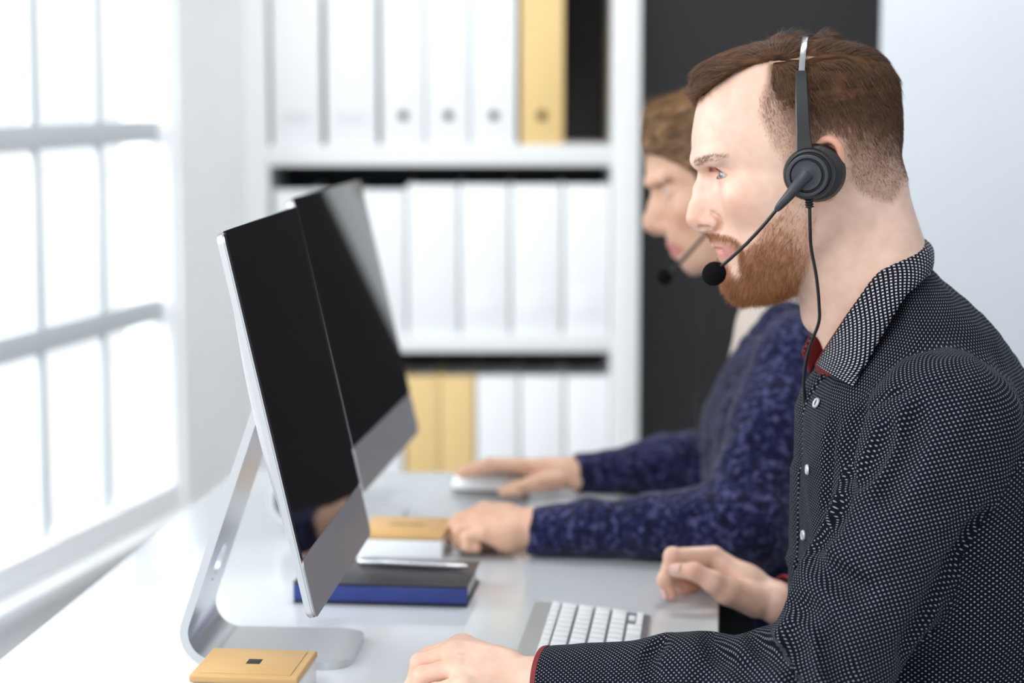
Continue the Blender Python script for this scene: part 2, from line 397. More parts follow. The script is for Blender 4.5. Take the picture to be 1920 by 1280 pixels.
# ------------------------------------------------------------------ desktop computers
def computer(near_bottom, W, H, yaw, tilt, label):
    u = np.array([math.sin(yaw), math.cos(yaw), 0]); v = np.array([math.cos(yaw), -math.sin(yaw), 0])
    up = Z * math.cos(tilt) - v * math.sin(tilt); n = v * math.cos(tilt) + Z * math.sin(tilt)
    nb = np.asarray(near_bottom)
    ctr = nb + u * W / 2
    foot = np.array([ctr[0], ctr[1], DESK])
    r = root('desktop_computer', foot, label, 'computer', 'silver all-in-one computers on the desk')
    def mapm(me, origin):                                   # local (x across u, y up, z normal)
        R = np.stack([u, up, n], 1)
        co = np.empty(len(me.vertices) * 3, np.float32); me.vertices.foreach_get('co', co)
        co = co.reshape(-1, 3) @ R.T + (np.asarray(origin) - foot)
        me.vertices.foreach_set('co', co.astype(np.float32).ravel()); me.update()
        return me
    def plate(w, h, rad, z0, z1, bev=0.0):
        bm = bmesh.new()
        pts = []
        for cx, cy, a0 in ((w / 2 - rad, h / 2 - rad, 0), (-w / 2 + rad, h / 2 - rad, 90), (-w / 2 + rad, -h / 2 + rad, 180), (w / 2 - rad, -h / 2 + rad, 270)):
            for k in range(7):
                a = math.radians(a0 + 15 * k); pts.append((cx + rad * math.cos(a), cy + rad * math.sin(a), z0))
        f = bm.faces.new([bm.verts.new(p) for p in pts])
        ex = bmesh.ops.extrude_face_region(bm, geom=[f])
        vs = [g for g in ex['geom'] if isinstance(g, bmesh.types.BMVert)]
        bmesh.ops.translate(bm, vec=(0, 0, z1 - z0), verts=vs)
        bmesh.ops.recalc_face_normals(bm, faces=bm.faces)
        if bev:
            es = [e for e in bm.edges if abs(e.verts[0].co.z - e.verts[1].co.z) < 1e-6]
            bmesh.ops.bevel(bm, geom=es, offset=bev, segments=2, affect='EDGES')
        return bm
    mid = ctr + up * H / 2
    ch = 0.060
    # shell: a rounded slab whose back swells towards the middle
    bm = plate(W, H, 0.012, -0.0075, 0.0, 0.0015)
    shell = link('shell', mapm(bm_mesh('shell', bm), mid), M['alu'], r)
    nx, ny = 24, 20
    g = np.linspace(-1, 1, nx); k = np.linspace(-1, 1, ny)
    X, Y = np.meshgrid(g, k, indexing='ij')
    B = -0.006 - 0.034 * np.clip((1 - X ** 2) * (1 - Y ** 2), 0, 1) ** 0.8
    vv = np.stack([X * (W / 2 - 0.004), Y * (H / 2 - 0.004), B], -1).reshape(-1, 3)
    i, j = np.meshgrid(np.arange(nx - 1), np.arange(ny - 1), indexing='ij'); A = (i * ny + j).ravel()
    me = np_mesh('back_cover', vv, np.stack([A, A + 1, A + ny + 1, A + ny], 1))
    link('back_cover', mapm(me, mid), M['alu'], r)
    bm = plate(W - 0.003, H - ch, 0.004, 0.0, 0.0022, 0.0006)
    link('screen', mapm(bm_mesh('screen', bm), mid + up * ch / 2), M['glass_black'], r)
    bm = plate(W - 0.0015, ch - 0.0005, 0.010, 0.0, 0.0019, 0.0005)
    link('chin', mapm(bm_mesh('chin', bm), mid - up * (H - ch) / 2), M['alu_chin'], r)
    # L-shaped stand bent from one thick sheet
    T = 0.0085; FD = 0.135
    zb = DESK
    v0 = np.dot(atZ(345, 1196, DESK) - atZ(590, 1160, DESK), V)
    foot_front = -0.014; foot_back = -0.161
    prof = [(foot_front, 0.0)]
    rb = 0.036
    for a in range(0, 101, 10):
        t = math.radians(a); prof.append((foot_back + rb - rb * math.sin(t), rb - rb * math.cos(t)))
    last = np.array(prof[-1]); d = np.array([math.sin(math.radians(19.0)), math.cos(math.radians(19.0))])
    # leave the bend and lean towards the back of the screen
    prof = [(foot_front, 0.0)]
    for a in np.linspace(0, 109.0, 14):
        t = math.radians(a); prof.append((foot_back + rb - rb * math.sin(t), rb - rb * math.cos(t)))
    last = np.array(prof[-1])
    for q in np.linspace(0.02, 0.262, 6): prof.append(tuple(last + d * q))
    P = np.array(prof)
    Tn = np.gradient(P, axis=0); Tn /= np.linalg.norm(Tn, axis=1)[:, None]
    Nn = np.stack([Tn[:, 1], -Tn[:, 0]], 1)                  # inward side of the bend
    inner = P + Nn * T
    bm = bmesh.new()
    def vert(p, s):
        w = v * p[0] + u * s + Z * (p[1]); return bm.verts.new(w)
    corner = 0.028
    rings = []
    for k in range(len(P)):
        hw = FD / 2
        rings.append([vert(P[k], -hw), vert(P[k], hw), vert(inner[k], hw), vert(inner[k], -hw)])
    # rounded front of the foot
    front = []
    for a in np.linspace(0, 90, 6):
        t = math.radians(a)
        front.append((foot_front + corner * math.sin(t), FD / 2 - corner * (1 - math.cos(t))))
    prev = rings[0]
    for (vx, hw) in front[1:]:
        cur = [vert((vx, 0.0), -hw), vert((vx, 0.0), hw), vert((vx, T), hw), vert((vx, T), -hw)]
        for q in range(4): bm.faces.new([prev[q], prev[(q + 1) % 4], cur[(q + 1) % 4], cur[q]])
        prev = cur
    bm.faces.new(prev)
    for k in range(len(rings) - 1):
        for q in range(4): bm.faces.new([rings[k][q], rings[k + 1][q], rings[k + 1][(q + 1) % 4], rings[k][(q + 1) % 4]])
    bm.faces.new(rings[-1])
    bmesh.ops.recalc_face_normals(bm, faces=bm.faces)
    me = bm_mesh('stand', bm, True, 0.5)
    st = link('stand', me, M['alu'], r)
    # the cable slot through the upright
    c3 = last + d * 0.055
    w = v * c3[0] + Z * c3[1]
    bm = bmesh.new()
    nrm2 = v * math.cos(math.radians(19.0)) - Z * math.sin(math.radians(19.0)); ax = v * d[0] + Z * d[1]
    ring_a, ring_b = [], []
    for k in range(28):
        t = 2 * math.pi * k / 28
        o2 = u * 0.022 * math.cos(t) + ax * 0.022 * math.sin(t)
        ring_a.append(bm.verts.new(w + o2 - nrm2 * 0.03)); ring_b.append(bm.verts.new(w + o2 + nrm2 * 0.03))
    for k in range(28): bm.faces.new([ring_a[k], ring_a[(k + 1) % 28], ring_b[(k + 1) % 28], ring_b[k]])
    bm.faces.new(ring_a); bm.faces.new(ring_b)
    bmesh.ops.recalc_face_normals(bm, faces=bm.faces)
    cut = link('cutter', bm_mesh('cutter', bm, False)); 
    md = st.modifiers.new('slot', 'BOOLEAN'); md.operation = 'DIFFERENCE'; md.object = cut; md.solver = 'EXACT'
    bpy.context.view_layer.update()
    dg = bpy.context.evaluated_depsgraph_get()
    cut.location = r.location; bpy.context.view_layer.update()
    nm = bpy.data.meshes.new_from_object(st.evaluated_get(bpy.context.evaluated_depsgraph_get()))
    st.modifiers.clear(); st.data = nm; smooth(nm, 0.5)
    bpy.data.objects.remove(cut)
    return r
computer((-0.1899, 1.95, 0.8256), 0.380, 0.382, math.radians(4.2), math.radians(12.55), 'nearer silver desktop computer with a black screen in front of the man')
computer((-0.1888, 2.58, 0.8221), 0.47, 0.382, math.radians(6.05), math.radians(12.9), 'farther silver desktop computer with a black screen in front of the woman')

# ------------------------------------------------------------------ small things on the desk
def dpos(px, py, z=DESK): return atZ(px, py, z)
def wooden_box(px0, py_front, w, d, h, label, hole):
    c = dpos(px0, py_front)
    loc = c + U * d / 2
    r = root('pen_box', (loc[0], loc[1], DESK), label, 'box', 'white boxes with bamboo lids', -YAW)
    t = 0.004
    box('tray', (w, d, h), (0, 0, h / 2), M['box_white'], r, 0.003)
    lid_bm = box_bm((w + 0.002, d + 0.002, 0.0075), (0, 0, 0), 0.0022, 3)
    lid = link('lid', bm_mesh('lid', lid_bm), M['bamboo'], r); lid.location = (0, 0, h + 0.00375)
    rim = box('inset_panel', (w * 0.86, d * 0.86, 0.0016), (0, 0, 0.0038), M['bamboo'], lid, 0.0006)
    box('finger_slot', (hole[0], hole[1], 0.001), (0, 0, 0.0043), M['hole_dark'], lid, 0.0004)
    return r
b1 = wooden_box(457, 1336, 0.104, 0.096, 0.0285, 'white box with a bamboo lid in front of the nearer computer foot', (0.014, 0.017))
b2 = wooden_box(752, 1047, 0.105, 0.105, 0.0245, 'white box with a bamboo lid beside the woman\'s fist', (0.045, 0.006))

# notebook
c = dpos(545, 1132) * 0.5 + dpos(880, 1138) * 0.5
NW, ND, NH = 0.203, 0.125, 0.0255
nl = c + U * ND / 2
book = root('notebook', (nl[0], nl[1], DESK), 'thick notebook with blue cloth spine and black cover behind the screen edge', 'notebook', None, -YAW)
box('page_block', (NW - 0.006, ND - 0.010, NH - 0.006), (-0.001, 0.001, NH / 2), M['paper'], book)
box('cover', (NW, ND, 0.0028), (0, 0, NH - 0.0014), M['book_black'], book, 0.0012)
box('cover', (NW, ND, 0.0028), (0, 0, 0.0014), M['book_black'], book, 0.0012)
sp = box_bm((NW, 0.006, NH - 0.0056), (0, 0, 0), 0.0022, 3)
s_ = link('spine', bm_mesh('spine', sp), M['book_blue'], book); s_.location = (0, -ND / 2 + 0.004, NH / 2); s_['label'] = 'blue cloth spine'
ends = box('spine_band', (0.003, ND * 0.5, NH - 0.006), (-NW / 2 + 0.002, -ND / 4 + 0.004, NH / 2), M['book_blue'], book, 0.001)
# pen on the notebook
pz = DESK + NH + 0.0048
pa, pb = dpos(672, 1052, pz), dpos(880, 1062, pz)
pl = (pa + pb) / 2
pen = root('pen', pl - np.array([0, 0, 0.0048]), 'slim silver pen lying on the notebook', 'pen')
ax = (pb - pa); L = np.linalg.norm(ax); ax /= L
po = pl - np.array([0, 0, 0.0048])
tube('barrel', [pa + ax * L * t - po for t in (0, .02, .3, .6, .8)], [.0030, .0042, .0046, .0046, .0044], M['steel'], pen, 14)
tube('tip', [pa + ax * L * t - po for t in (.8, .9, .97, 1.0)], [.0044, .0038, .0020, .0008], M['steel'], pen, 14)
tube('clip', [pa + ax * L * t - po + Z * h for t, h in ((.03, .0045), (.04, .0062), (.2, .0062), (.26, .0055))], .0011, M['steel'], pen, 8)

# keyboard: rows run away from the camera, the round battery tube on the far side from the man
kc0 = dpos(1221, 1155, DESK + 0.004)                        # user-side far corner
KD, KL = 0.131, 0.281
ko = kc0 - V * KD / 2 - U * KL / 2
kb = root('keyboard', (ko[0], ko[1], DESK), 'slim aluminium keyboard with white keys beside the man\'s left sleeve', 'keyboard', None, -YAW)
z_u, z_b = 0.0055, 0.0185                                   # height at the user side and at the tube
bm = bmesh.new()
def kz(x): return z_u + (z_b - z_u) * (KD / 2 - x) / KD
vs = []
for y in (-KL / 2, KL / 2):
    for x, lo in ((KD / 2, 0), (-KD / 2, 0), (-KD / 2, 1), (KD / 2, 1)):
        vs.append(bm.verts.new((x, y, kz(x) if lo else kz(x) - 0.0045)))
for q in ((0, 1, 2, 3), (7, 6, 5, 4), (0, 4, 5, 1), (1, 5, 6, 2), (2, 6, 7, 3), (3, 7, 4, 0)): bm.faces.new([vs[i] for i in q])
bmesh.ops.recalc_face_normals(bm, faces=bm.faces)
bmesh.ops.bevel(bm, geom=list(bm.edges), offset=0.0012, segments=2, affect='EDGES')
link('body', bm_mesh('body', bm), M['alu'], kb)
tube('battery_tube', [(-KD / 2 + 0.008, y, 0.0088) for y in (-KL / 2 + 0.001, 0, KL / 2 - 0.001)], 0.0088, M['alu'], kb, 24)
slope = math.atan((z_b - z_u) / KD)
kmesh = {}
def key(x, y, wx, wy):
    kk = (round(wx, 4), round(wy, 4))
    if kk not in kmesh:
        kmesh[kk] = bm_mesh('key', box_bm((wx, wy, 0.0042), (0, 0, 0), 0.0008, 2))
    o = link('key', kmesh[kk], M['key_white'], kb)
    o.location = (x, y, kz(x) + 0.0016); o.rotation_euler = (0, slope, 0)
row_h = 0.0188
kx0 = -KD / 2 + 0.029                                        # first (function) row
well = box('key_well', (KD - 0.0235, KL - 0.007, 0.0008), (0.0105, 0, kz(0.0105) + 0.0002), M['kb_well'], kb); well.rotation_euler = (0, slope, 0)
n_keys = [14, 14, 14, 13, 12, 0]
for rI in range(6):
    if rI == 0: x, hx = -KD / 2 + 0.0255, 0.0095
    else: x, hx = -KD / 2 + 0.0255 + 0.0145 + (rI - 1) * row_h, 0.0160
    if rI < 5:
        n = n_keys[rI]; extra = {0: 0, 1: 0, 2: 0, 3: 0, 4: 0}[rI]
        gap = 0.003
        span = KL - 0.010
        unit = 0.0162
        # wide keys at the two ends fill the row
        inner = n - 2
        wide = (span - inner * unit - (n - 1) * gap) / 2
        y = -span / 2
        for k in range(n):
            w_ = wide if k in (0, n - 1) else unit
            key(x, y + w_ / 2, hx, w_); y += w_ + gap
    else:
        y = -0.1355
        for w_ in (0.0162, 0.0162, 0.0162, 0.020, 0.092, 0.020, 0.0162):
            key(x, y + w_ / 2, hx, w_); y += w_ + 0.003
        a0 = y
        key(x + 0.0042, a0 + 0.0075, hx * 0.46, 0.015)
        key(x - 0.0042, a0 + 0.0255, hx * 0.46, 0.015); key(x + 0.0042, a0 + 0.0255, hx * 0.46, 0.015)
        key(x + 0.0042, a0 + 0.0430, hx * 0.46, 0.0145)

# the woman's mouse

def mouse(name, c, label, sx_=0.056, sy_=0.030, hz=0.030):
    r = root(name, (c[0], c[1], DESK), label, 'mouse', None, -YAW)
    n, m = 28, 12
    v_ = []
    for i in range(m + 1):
        ph = (math.pi / 2) * i / m
        for j in range(n):
            th = 2 * math.pi * j / n
            ct, st = math.cos(th), math.sin(th)
            e = 0.72
            x = math.copysign(abs(ct) ** e, ct) * math.cos(ph) ** 0.6; y = math.copysign(abs(st) ** e, st) * math.cos(ph) ** 0.6
            v_.append((x * sx_, y * sy_, 0.004 + hz * math.sin(ph) * (1 - 0.18 * x)))
    i, j = np.meshgrid(np.arange(m), np.arange(n), indexing='ij'); A = (i * n + j).ravel(); B = (i * n + (j + 1) % n).ravel()
    link('shell', np_mesh('shell', v_, np.stack([A, B, B + n, A + n], 1)), M['mouse'], r)
    tube('base_strip', [(sx_ * 0.97 * math.copysign(abs(math.cos(t)) ** .72, math.cos(t)), sy_ * 0.97 * math.copysign(abs(math.sin(t)) ** .72, math.sin(t)), 0.002) for t in np.linspace(0, 2 * math.pi, 40)], 0.002, M['plastic_grey'], r, 8)
    return r

# ------------------------------------------------------------------ implicit modelling (bodies, cloth, hair masses)
class Field:
    """signed field on a regular grid; negative inside"""
    def __init__(s, lo, hi, h):
        s.lo = np.asarray(lo, float); s.h = h
        s.n = np.ceil((np.asarray(hi) - s.lo) / h).astype(int) + 1
        s.f = np.full(s.n, 1.0, np.float32)
        s.ax = [(s.lo[i] + h * np.arange(s.n[i])).astype(np.float32) for i in range(3)]
    def block(s, lo, hi):
        a = np.clip(np.floor((np.asarray(lo) - s.lo) / s.h).astype(int), 0, s.n)
        b = np.clip(np.ceil((np.asarray(hi) - s.lo) / s.h).astype(int) + 1, 0, s.n)
        sl = tuple(slice(a[i], b[i]) for i in range(3))
        X = s.ax[0][sl[0]][:, None, None]; Y = s.ax[1][sl[1]][None, :, None]; Zz = s.ax[2][sl[2]][None, None, :]
        return sl, X, Y, Zz
    def add(s, d, sl, k=0.0):
        s.f[sl] = smin(s.f[sl], d, k)
    def cut(s, d, sl, k=0.0):
        s.f[sl] = -smin(-s.f[sl], d, k)
    def cone(s, a, b, ra, rb, k=0.0, cut=False, sq=None):
        """tapered capsule"""
        a = np.asarray(a, float); b = np.asarray(b, float); m = max(ra, rb) + 2.2 * k + 3 * s.h
        sl, X, Y, Zz = s.block(np.minimum(a, b) - m, np.maximum(a, b) + m)
        if min(s.f[sl].shape) == 0: return
        d = cone_d(X, Y, Zz, a, b, ra, rb)
        (s.cut if cut else s.add)(d, sl, k)
    def chain(s, pts, k=0.0):
        """[(point, radius), ...]"""
        for (a, ra), (b, rb) in zip(pts[:-1], pts[1:]): s.cone(a, b, ra, rb, k)
    def ell(s, c, r, k=0.0, cut=False, R=None):
        """ellipsoid; R rows are its axes"""
        c = np.asarray(c, float); r = np.asarray(r, float); m = r.max() + 2.2 * k + 3 * s.h
        sl, X, Y, Zz = s.block(c - m, c + m)
        if min(s.f[sl].shape) == 0: return
        dx, dy, dz = X - c[0], Y - c[1], Zz - c[2]
        if R is None: R = np.eye(3)
        q = [(dx * R[i][0] + dy * R[i][1] + dz * R[i][2]) / r[i] for i in range(3)]
        k0 = np.sqrt(q[0] ** 2 + q[1] ** 2 + q[2] ** 2)
        k1 = np.sqrt((q[0] / r[0]) ** 2 + (q[1] / r[1]) ** 2 + (q[2] / r[2]) ** 2) + 1e-9
        d = k0 * (k0 - 1) / k1
        (s.cut if cut else s.add)(d.astype(np.float32), sl, k)
    def mesh(s):
        return surface_nets(s.f, s.lo, s.h)
def smin(a, b, k):
    if k <= 0: return np.minimum(a, b)
    h = np.maximum(k - np.abs(a - b), 0) / k
    return np.minimum(a, b) - h * h * k * 0.25
def cone_d(X, Y, Zz, a, b, ra, rb):
    ab = b - a; L2 = float(ab @ ab) + 1e-12
    t = ((X - a[0]) * ab[0] + (Y - a[1]) * ab[1] + (Zz - a[2]) * ab[2]) / L2
    t = np.clip(t, 0, 1).astype(np.float32)
    return np.sqrt((X - a[0] - t * ab[0]) ** 2 + (Y - a[1] - t * ab[1]) ** 2 + (Zz - a[2] - t * ab[2]) ** 2) - (ra + (rb - ra) * t)
def surface_nets(f, lo, h):
    ins = f < 0
    c = [ins[i:ins.shape[0] - 1 + i, j:ins.shape[1] - 1 + j, k:ins.shape[2] - 1 + k] for i in (0, 1) for j in (0, 1) for k in (0, 1)]
    cnt = sum(x.astype(np.int8) for x in c)
    act = (cnt > 0) & (cnt < 8)
    idx = np.argwhere(act)
    vid = np.full(act.shape, -1, np.int32); vid[act] = np.arange(len(idx))
    acc = np.zeros((len(idx), 3)); w = np.zeros(len(idx))
    val = {}
    for i in (0, 1):
        for j in (0, 1):
            for k in (0, 1): val[(i, j, k)] = f[idx[:, 0] + i, idx[:, 1] + j, idx[:, 2] + k].astype(float)
    for ax in range(3):
        for o1 in (0, 1):
            for o2 in (0, 1):
                p = [0, 0, 0]; q = [0, 0, 0]
                oth = [x for x in range(3) if x != ax]
                p[oth[0]] = q[oth[0]] = o1; p[oth[1]] = q[oth[1]] = o2; q[ax] = 1
                a, b = val[tuple(p)], val[tuple(q)]
                m = (a < 0) != (b < 0)
                t = np.where(m, a / np.where(m, a - b, 1), 0)
                pt = np.zeros((len(idx), 3)); pt[:, oth[0]] = o1; pt[:, oth[1]] = o2; pt[:, ax] = t
                acc[m] += pt[m]; w[m] += 1
    v = lo + h * (idx + acc / w[:, None])
    quads = []
    n = f.shape
    for ax in range(3):
        oth = [x for x in range(3) if x != ax]
        sl0 = [slice(1, n[d] - 1) for d in range(3)]; sl1 = list(sl0)
        sl0[ax] = slice(0, n[ax] - 1); sl1[ax] = slice(1, n[ax])
        A, B = ins[tuple(sl0)], ins[tuple(sl1)]
        m = np.argwhere(A != B)
        if len(m) == 0: continue
        flip = A[tuple(m.T)]
        base = m.copy()
        base[:, oth[0]] += 1; base[:, oth[1]] += 1
        q = []
        for d0, d1 in ((-1, -1), (0, -1), (0, 0), (-1, 0)):
            cc = base.copy(); cc[:, oth[0]] += d0; cc[:, oth[1]] += d1
            q.append(vid[cc[:, 0], cc[:, 1], cc[:, 2]])
        q = np.stack(q, 1)
        if ax == 1: flip = ~flip
        q[~flip] = q[~flip][:, ::-1]
        quads.append(q)
    return v, np.concatenate(quads)
def vnormals(v, q):
    n = np.cross(v[q[:, 2]] - v[q[:, 0]], v[q[:, 3]] - v[q[:, 1]])
    out = np.zeros_like(v)
    for i in range(4): np.add.at(out, q[:, i], n)
    return out / (np.linalg.norm(out, axis=1)[:, None] + 1e-12)
def relax(v, q, it=2, lam=0.5):
    for _ in range(it):
        acc = np.zeros_like(v); w = np.zeros(len(v))
        for a, b in ((0, 1), (1, 2), (2, 3), (3, 0)):
            np.add.at(acc, q[:, a], v[q[:, b]]); np.add.at(w, q[:, a], 1)
            np.add.at(acc, q[:, b], v[q[:, a]]); np.add.at(w, q[:, b], 1)
        v = v + lam * (acc / np.maximum(w, 1)[:, None] - v)
    return v
def pchip(x, xs, ys):
    """smooth monotone interpolation of a table"""
    xs = np.asarray(xs, float); ys = np.asarray(ys, float)
    h = np.diff(xs); d = np.diff(ys) / h
    m = np.zeros(len(xs)); m[0], m[-1] = d[0], d[-1]
    for i in range(1, len(xs) - 1):
        if d[i - 1] * d[i] > 0:
            w1, w2 = 2 * h[i] + h[i - 1], h[i] + 2 * h[i - 1]
            m[i] = (w1 + w2) / (w1 / d[i - 1] + w2 / d[i])
    x = np.clip(x, xs[0], xs[-1]); i = np.clip(np.searchsorted(xs, x) - 1, 0, len(xs) - 2)
    t = (x - xs[i]) / h[i]
    return ((2 * t ** 3 - 3 * t ** 2 + 1) * ys[i] + (t ** 3 - 2 * t ** 2 + t) * h[i] * m[i] + (-2 * t ** 3 + 3 * t ** 2) * ys[i + 1] + (t ** 3 - t ** 2) * h[i] * m[i + 1])
def set_color(me, name, col):
    a = me.color_attributes.new(name, 'FLOAT_COLOR', 'POINT')
    c = np.ones((len(me.vertices), 4), np.float32); c[:, :3] = col
    a.data.foreach_set('color', c.ravel())
def vnoise(P, scale, seed=0):
    """cheap smooth value noise"""
    rs = np.random.RandomState(seed); T = rs.rand(32, 32, 32)
    q = np.asarray(P) * scale; i = np.floor(q).astype(int); t = q - i; t = t * t * (3 - 2 * t)
    out = 0
    for a in (0, 1):
        for b in (0, 1):
            for c in (0, 1):
                w = (t[:, 0] if a else 1 - t[:, 0]) * (t[:, 1] if b else 1 - t[:, 1]) * (t[:, 2] if c else 1 - t[:, 2])
                out = out + w * T[(i[:, 0] + a) % 32, (i[:, 1] + b) % 32, (i[:, 2] + c) % 32]
    return out

# ------------------------------------------------------------------ hair strands as fine tapered fibres
def strand_mesh(name, roots, dirs, lens, rad, seg=4, curl=0.0, down=0.0, normals=None, lift=0.0, seed=1, bend=None):
    rs = np.random.RandomState(seed)
    n = len(roots)
    P = np.zeros((n, seg + 1, 3)); P[:, 0] = roots
    d = dirs / (np.linalg.norm(dirs, axis=1)[:, None] + 1e-9)
    if normals is not None: d = d + normals * lift
    d /= np.linalg.norm(d, axis=1)[:, None]
    for s in range(seg):
        P[:, s + 1] = P[:, s] + d * (lens / seg)[:, None]
        d = d + rs.randn(n, 3) * curl
        d[:, 2] -= down
        if bend is not None: d = d + bend
        d /= np.linalg.norm(d, axis=1)[:, None]
    t = P[:, -1] - P[:, 0]; t /= np.linalg.norm(t, axis=1)[:, None] + 1e-9
    a = np.cross(t, rs.randn(n, 3)); a /= np.linalg.norm(a, axis=1)[:, None] + 1e-9
    b = np.cross(t, a)
    prof = 1 - 0.75 * (np.arange(seg + 1) / seg) ** 2
    rr = (rad[:, None] * prof)[:, :, None]
    V_ = np.stack([P + rr * (a * math.cos(q) + b * math.sin(q))[:, None, :] for q in (0, 2.094, 4.189)], 2)   # n, seg+1, 3, 3
    V_ = V_.reshape(-1, 3)
    base = (np.arange(n) * (seg + 1) * 3)[:, None, None]
    s_ = (np.arange(seg) * 3)[None, :, None]; j = np.arange(3)[None, None, :]; j2 = (j + 1) % 3
    A = base + s_ + j; B = base + s_ + j2
    Q = np.stack([A, B, B + 3, A + 3], -1).reshape(-1, 4)
    me = np_mesh(name, V_, Q)
    rv = rs.rand(n); 
    col = np.repeat(rv, (seg + 1) * 3)
    set_color(me, 'tint', np.stack([col] * 3, 1))
    return me
def hair_mat(name, dark, light, rough=0.35):
    m, nt, b = new_mat(name)
    at = nt.nodes.new('ShaderNodeAttribute'); at.attribute_name = 'tint'
    cr = nt.nodes.new('ShaderNodeValToRGB')
    cr.color_ramp.elements[0].color = (*dark, 1); cr.color_ramp.elements[1].color = (*light, 1)
    nt.links.new(at.outputs['Fac'], cr.inputs['Fac']); nt.links.new(cr.outputs['Color'], b.inputs['Base Color'])
    b.inputs['Roughness'].default_value = rough; b.inputs['Specular IOR Level'].default_value = 0.45
    return m
def skin_mat(name, rough=0.42, sss=0.10):
    m, nt, b = new_mat(name)
    at = nt.nodes.new('ShaderNodeAttribute'); at.attribute_name = 'skin'
    tc = nt.nodes.new('ShaderNodeTexCoord')
    nz = nt.nodes.new('ShaderNodeTexNoise'); nz.inputs['Scale'].default_value = 60; nz.inputs['Detail'].default_value = 6
    nt.links.new(tc.outputs['Object'], nz.inputs['Vector'])
    mx = nt.nodes.new('ShaderNodeMix'); mx.data_type = 'RGBA'; mx.blend_type = 'MULTIPLY'; mx.inputs['Factor'].default_value = 1
    cr = nt.nodes.new('ShaderNodeValToRGB'); cr.color_ramp.elements[0].color = (0.90, 0.84, 0.82, 1); cr.color_ramp.elements[1].color = (1.0, 1.0, 1.0, 1)
    cr.color_ramp.elements[0].position = 0.3; cr.color_ramp.elements[1].position = 0.65
    nt.links.new(nz.outputs['Fac'], cr.inputs['Fac'])
    nt.links.new(at.outputs['Color'], mx.inputs['A']); nt.links.new(cr.outputs['Color'], mx.inputs['B'])
    nt.links.new(mx.outputs['Result'], b.inputs['Base Color'])
    b.inputs['Roughness'].default_value = rough
    b.inputs['Subsurface Weight'].default_value = sss
    b.inputs['Subsurface Radius'].default_value = (1.0, 0.35, 0.2); b.inputs['Subsurface Scale'].default_value = 0.006
    b.inputs['Specular IOR Level'].default_value = 0.4
    n2 = nt.nodes.new('ShaderNodeTexNoise'); n2.inputs['Scale'].default_value = 900; n2.inputs['Detail'].default_value = 3
    nt.links.new(tc.outputs['Object'], n2.inputs['Vector'])
    bp = nt.nodes.new('ShaderNodeBump'); bp.inputs['Strength'].default_value = 0.12; bp.inputs['Distance'].default_value = 0.0006
    nt.links.new(n2.outputs['Fac'], bp.inputs['Height']); nt.links.new(bp.outputs['Normal'], b.inputs['Normal'])
    return m

# ------------------------------------------------------------------ heads
class Head:
    """head built in its own frame: x forward (face), y to the person's left, z up; measured on the profile in pixels"""
    def __init__(s, px, py, Y, scale_mm, face_yaw):
        s.O = atY(px, py, Y); s.px, s.py = px, py; s.s = scale_mm * 1e-3
        s.F = np.array([-math.cos(face_yaw), math.sin(face_yaw), 0]); s.L = np.array([-math.sin(face_yaw), -math.cos(face_yaw), 0])
        s.R = np.stack([s.F, s.L, Z], 1)
    def q(s, px, py, l=0.0):                               # profile pixel + millimetres to the left -> head frame
        return np.array([(s.px - px) * s.s, l * 1e-3, (s.py - py) * s.s])
    def w(s, v): return np.asarray(v) @ s.R.T + s.O        # head frame -> world
    def wq(s, px, py, l=0.0): return s.w(s.q(px, py, l))

def loft_field(fd, H, T, nf=2.0, nb=2.3):
    """T: rows (py, front px, back px, widest px, half width mm)"""
    T = np.asarray(T, float)
    zs = (H.py - fd.ax[2].astype(float) / H.s)              # back to py
    py = zs
    g = lambda c: pchip(py, T[:, 0], T[:, c])
    ff = (H.px - g(1)) * H.s; fb = (H.px - g(2)) * H.s; cw = (H.px - g(3)) * H.s; hw = g(4) * 1e-3
    cw = np.clip(cw, fb + 0.3 * (ff - fb), ff - 0.3 * (ff - fb))
    X = fd.ax[0][:, None, None]; Y = np.abs(fd.ax[1])[None, :, None]
    ff, fb, cw, hw = [a.astype(np.float32)[None, None, :] for a in (ff, fb, cw, hw)]
    dx = X - cw
    af = np.maximum(ff - cw, 1e-4); ab = np.maximum(cw - fb, 1e-4)
    qf = np.abs(dx) / np.where(dx > 0, af, ab)
    if not np.isscalar(nf): nf = pchip(py, nf[0], nf[1]).astype(np.float32)[None, None, :]
    n = np.where(dx > 0, nf, nb)
    rho = (qf ** n + (Y / np.maximum(hw, 1e-4)) ** n) ** (1 / n)
    sc = np.minimum(np.minimum(af, ab), hw)
    d = (rho - 1) * sc
    lo, hi = T[0, 0], T[-1, 0]
    zz = fd.ax[2][None, None, :]
    over = np.maximum(zz - (H.py - lo) * H.s, (H.py - hi) * H.s - zz)
    d = np.where(over > 0, np.maximum(d, 0) + over + 0.001, d)
    return d.astype(np.float32)

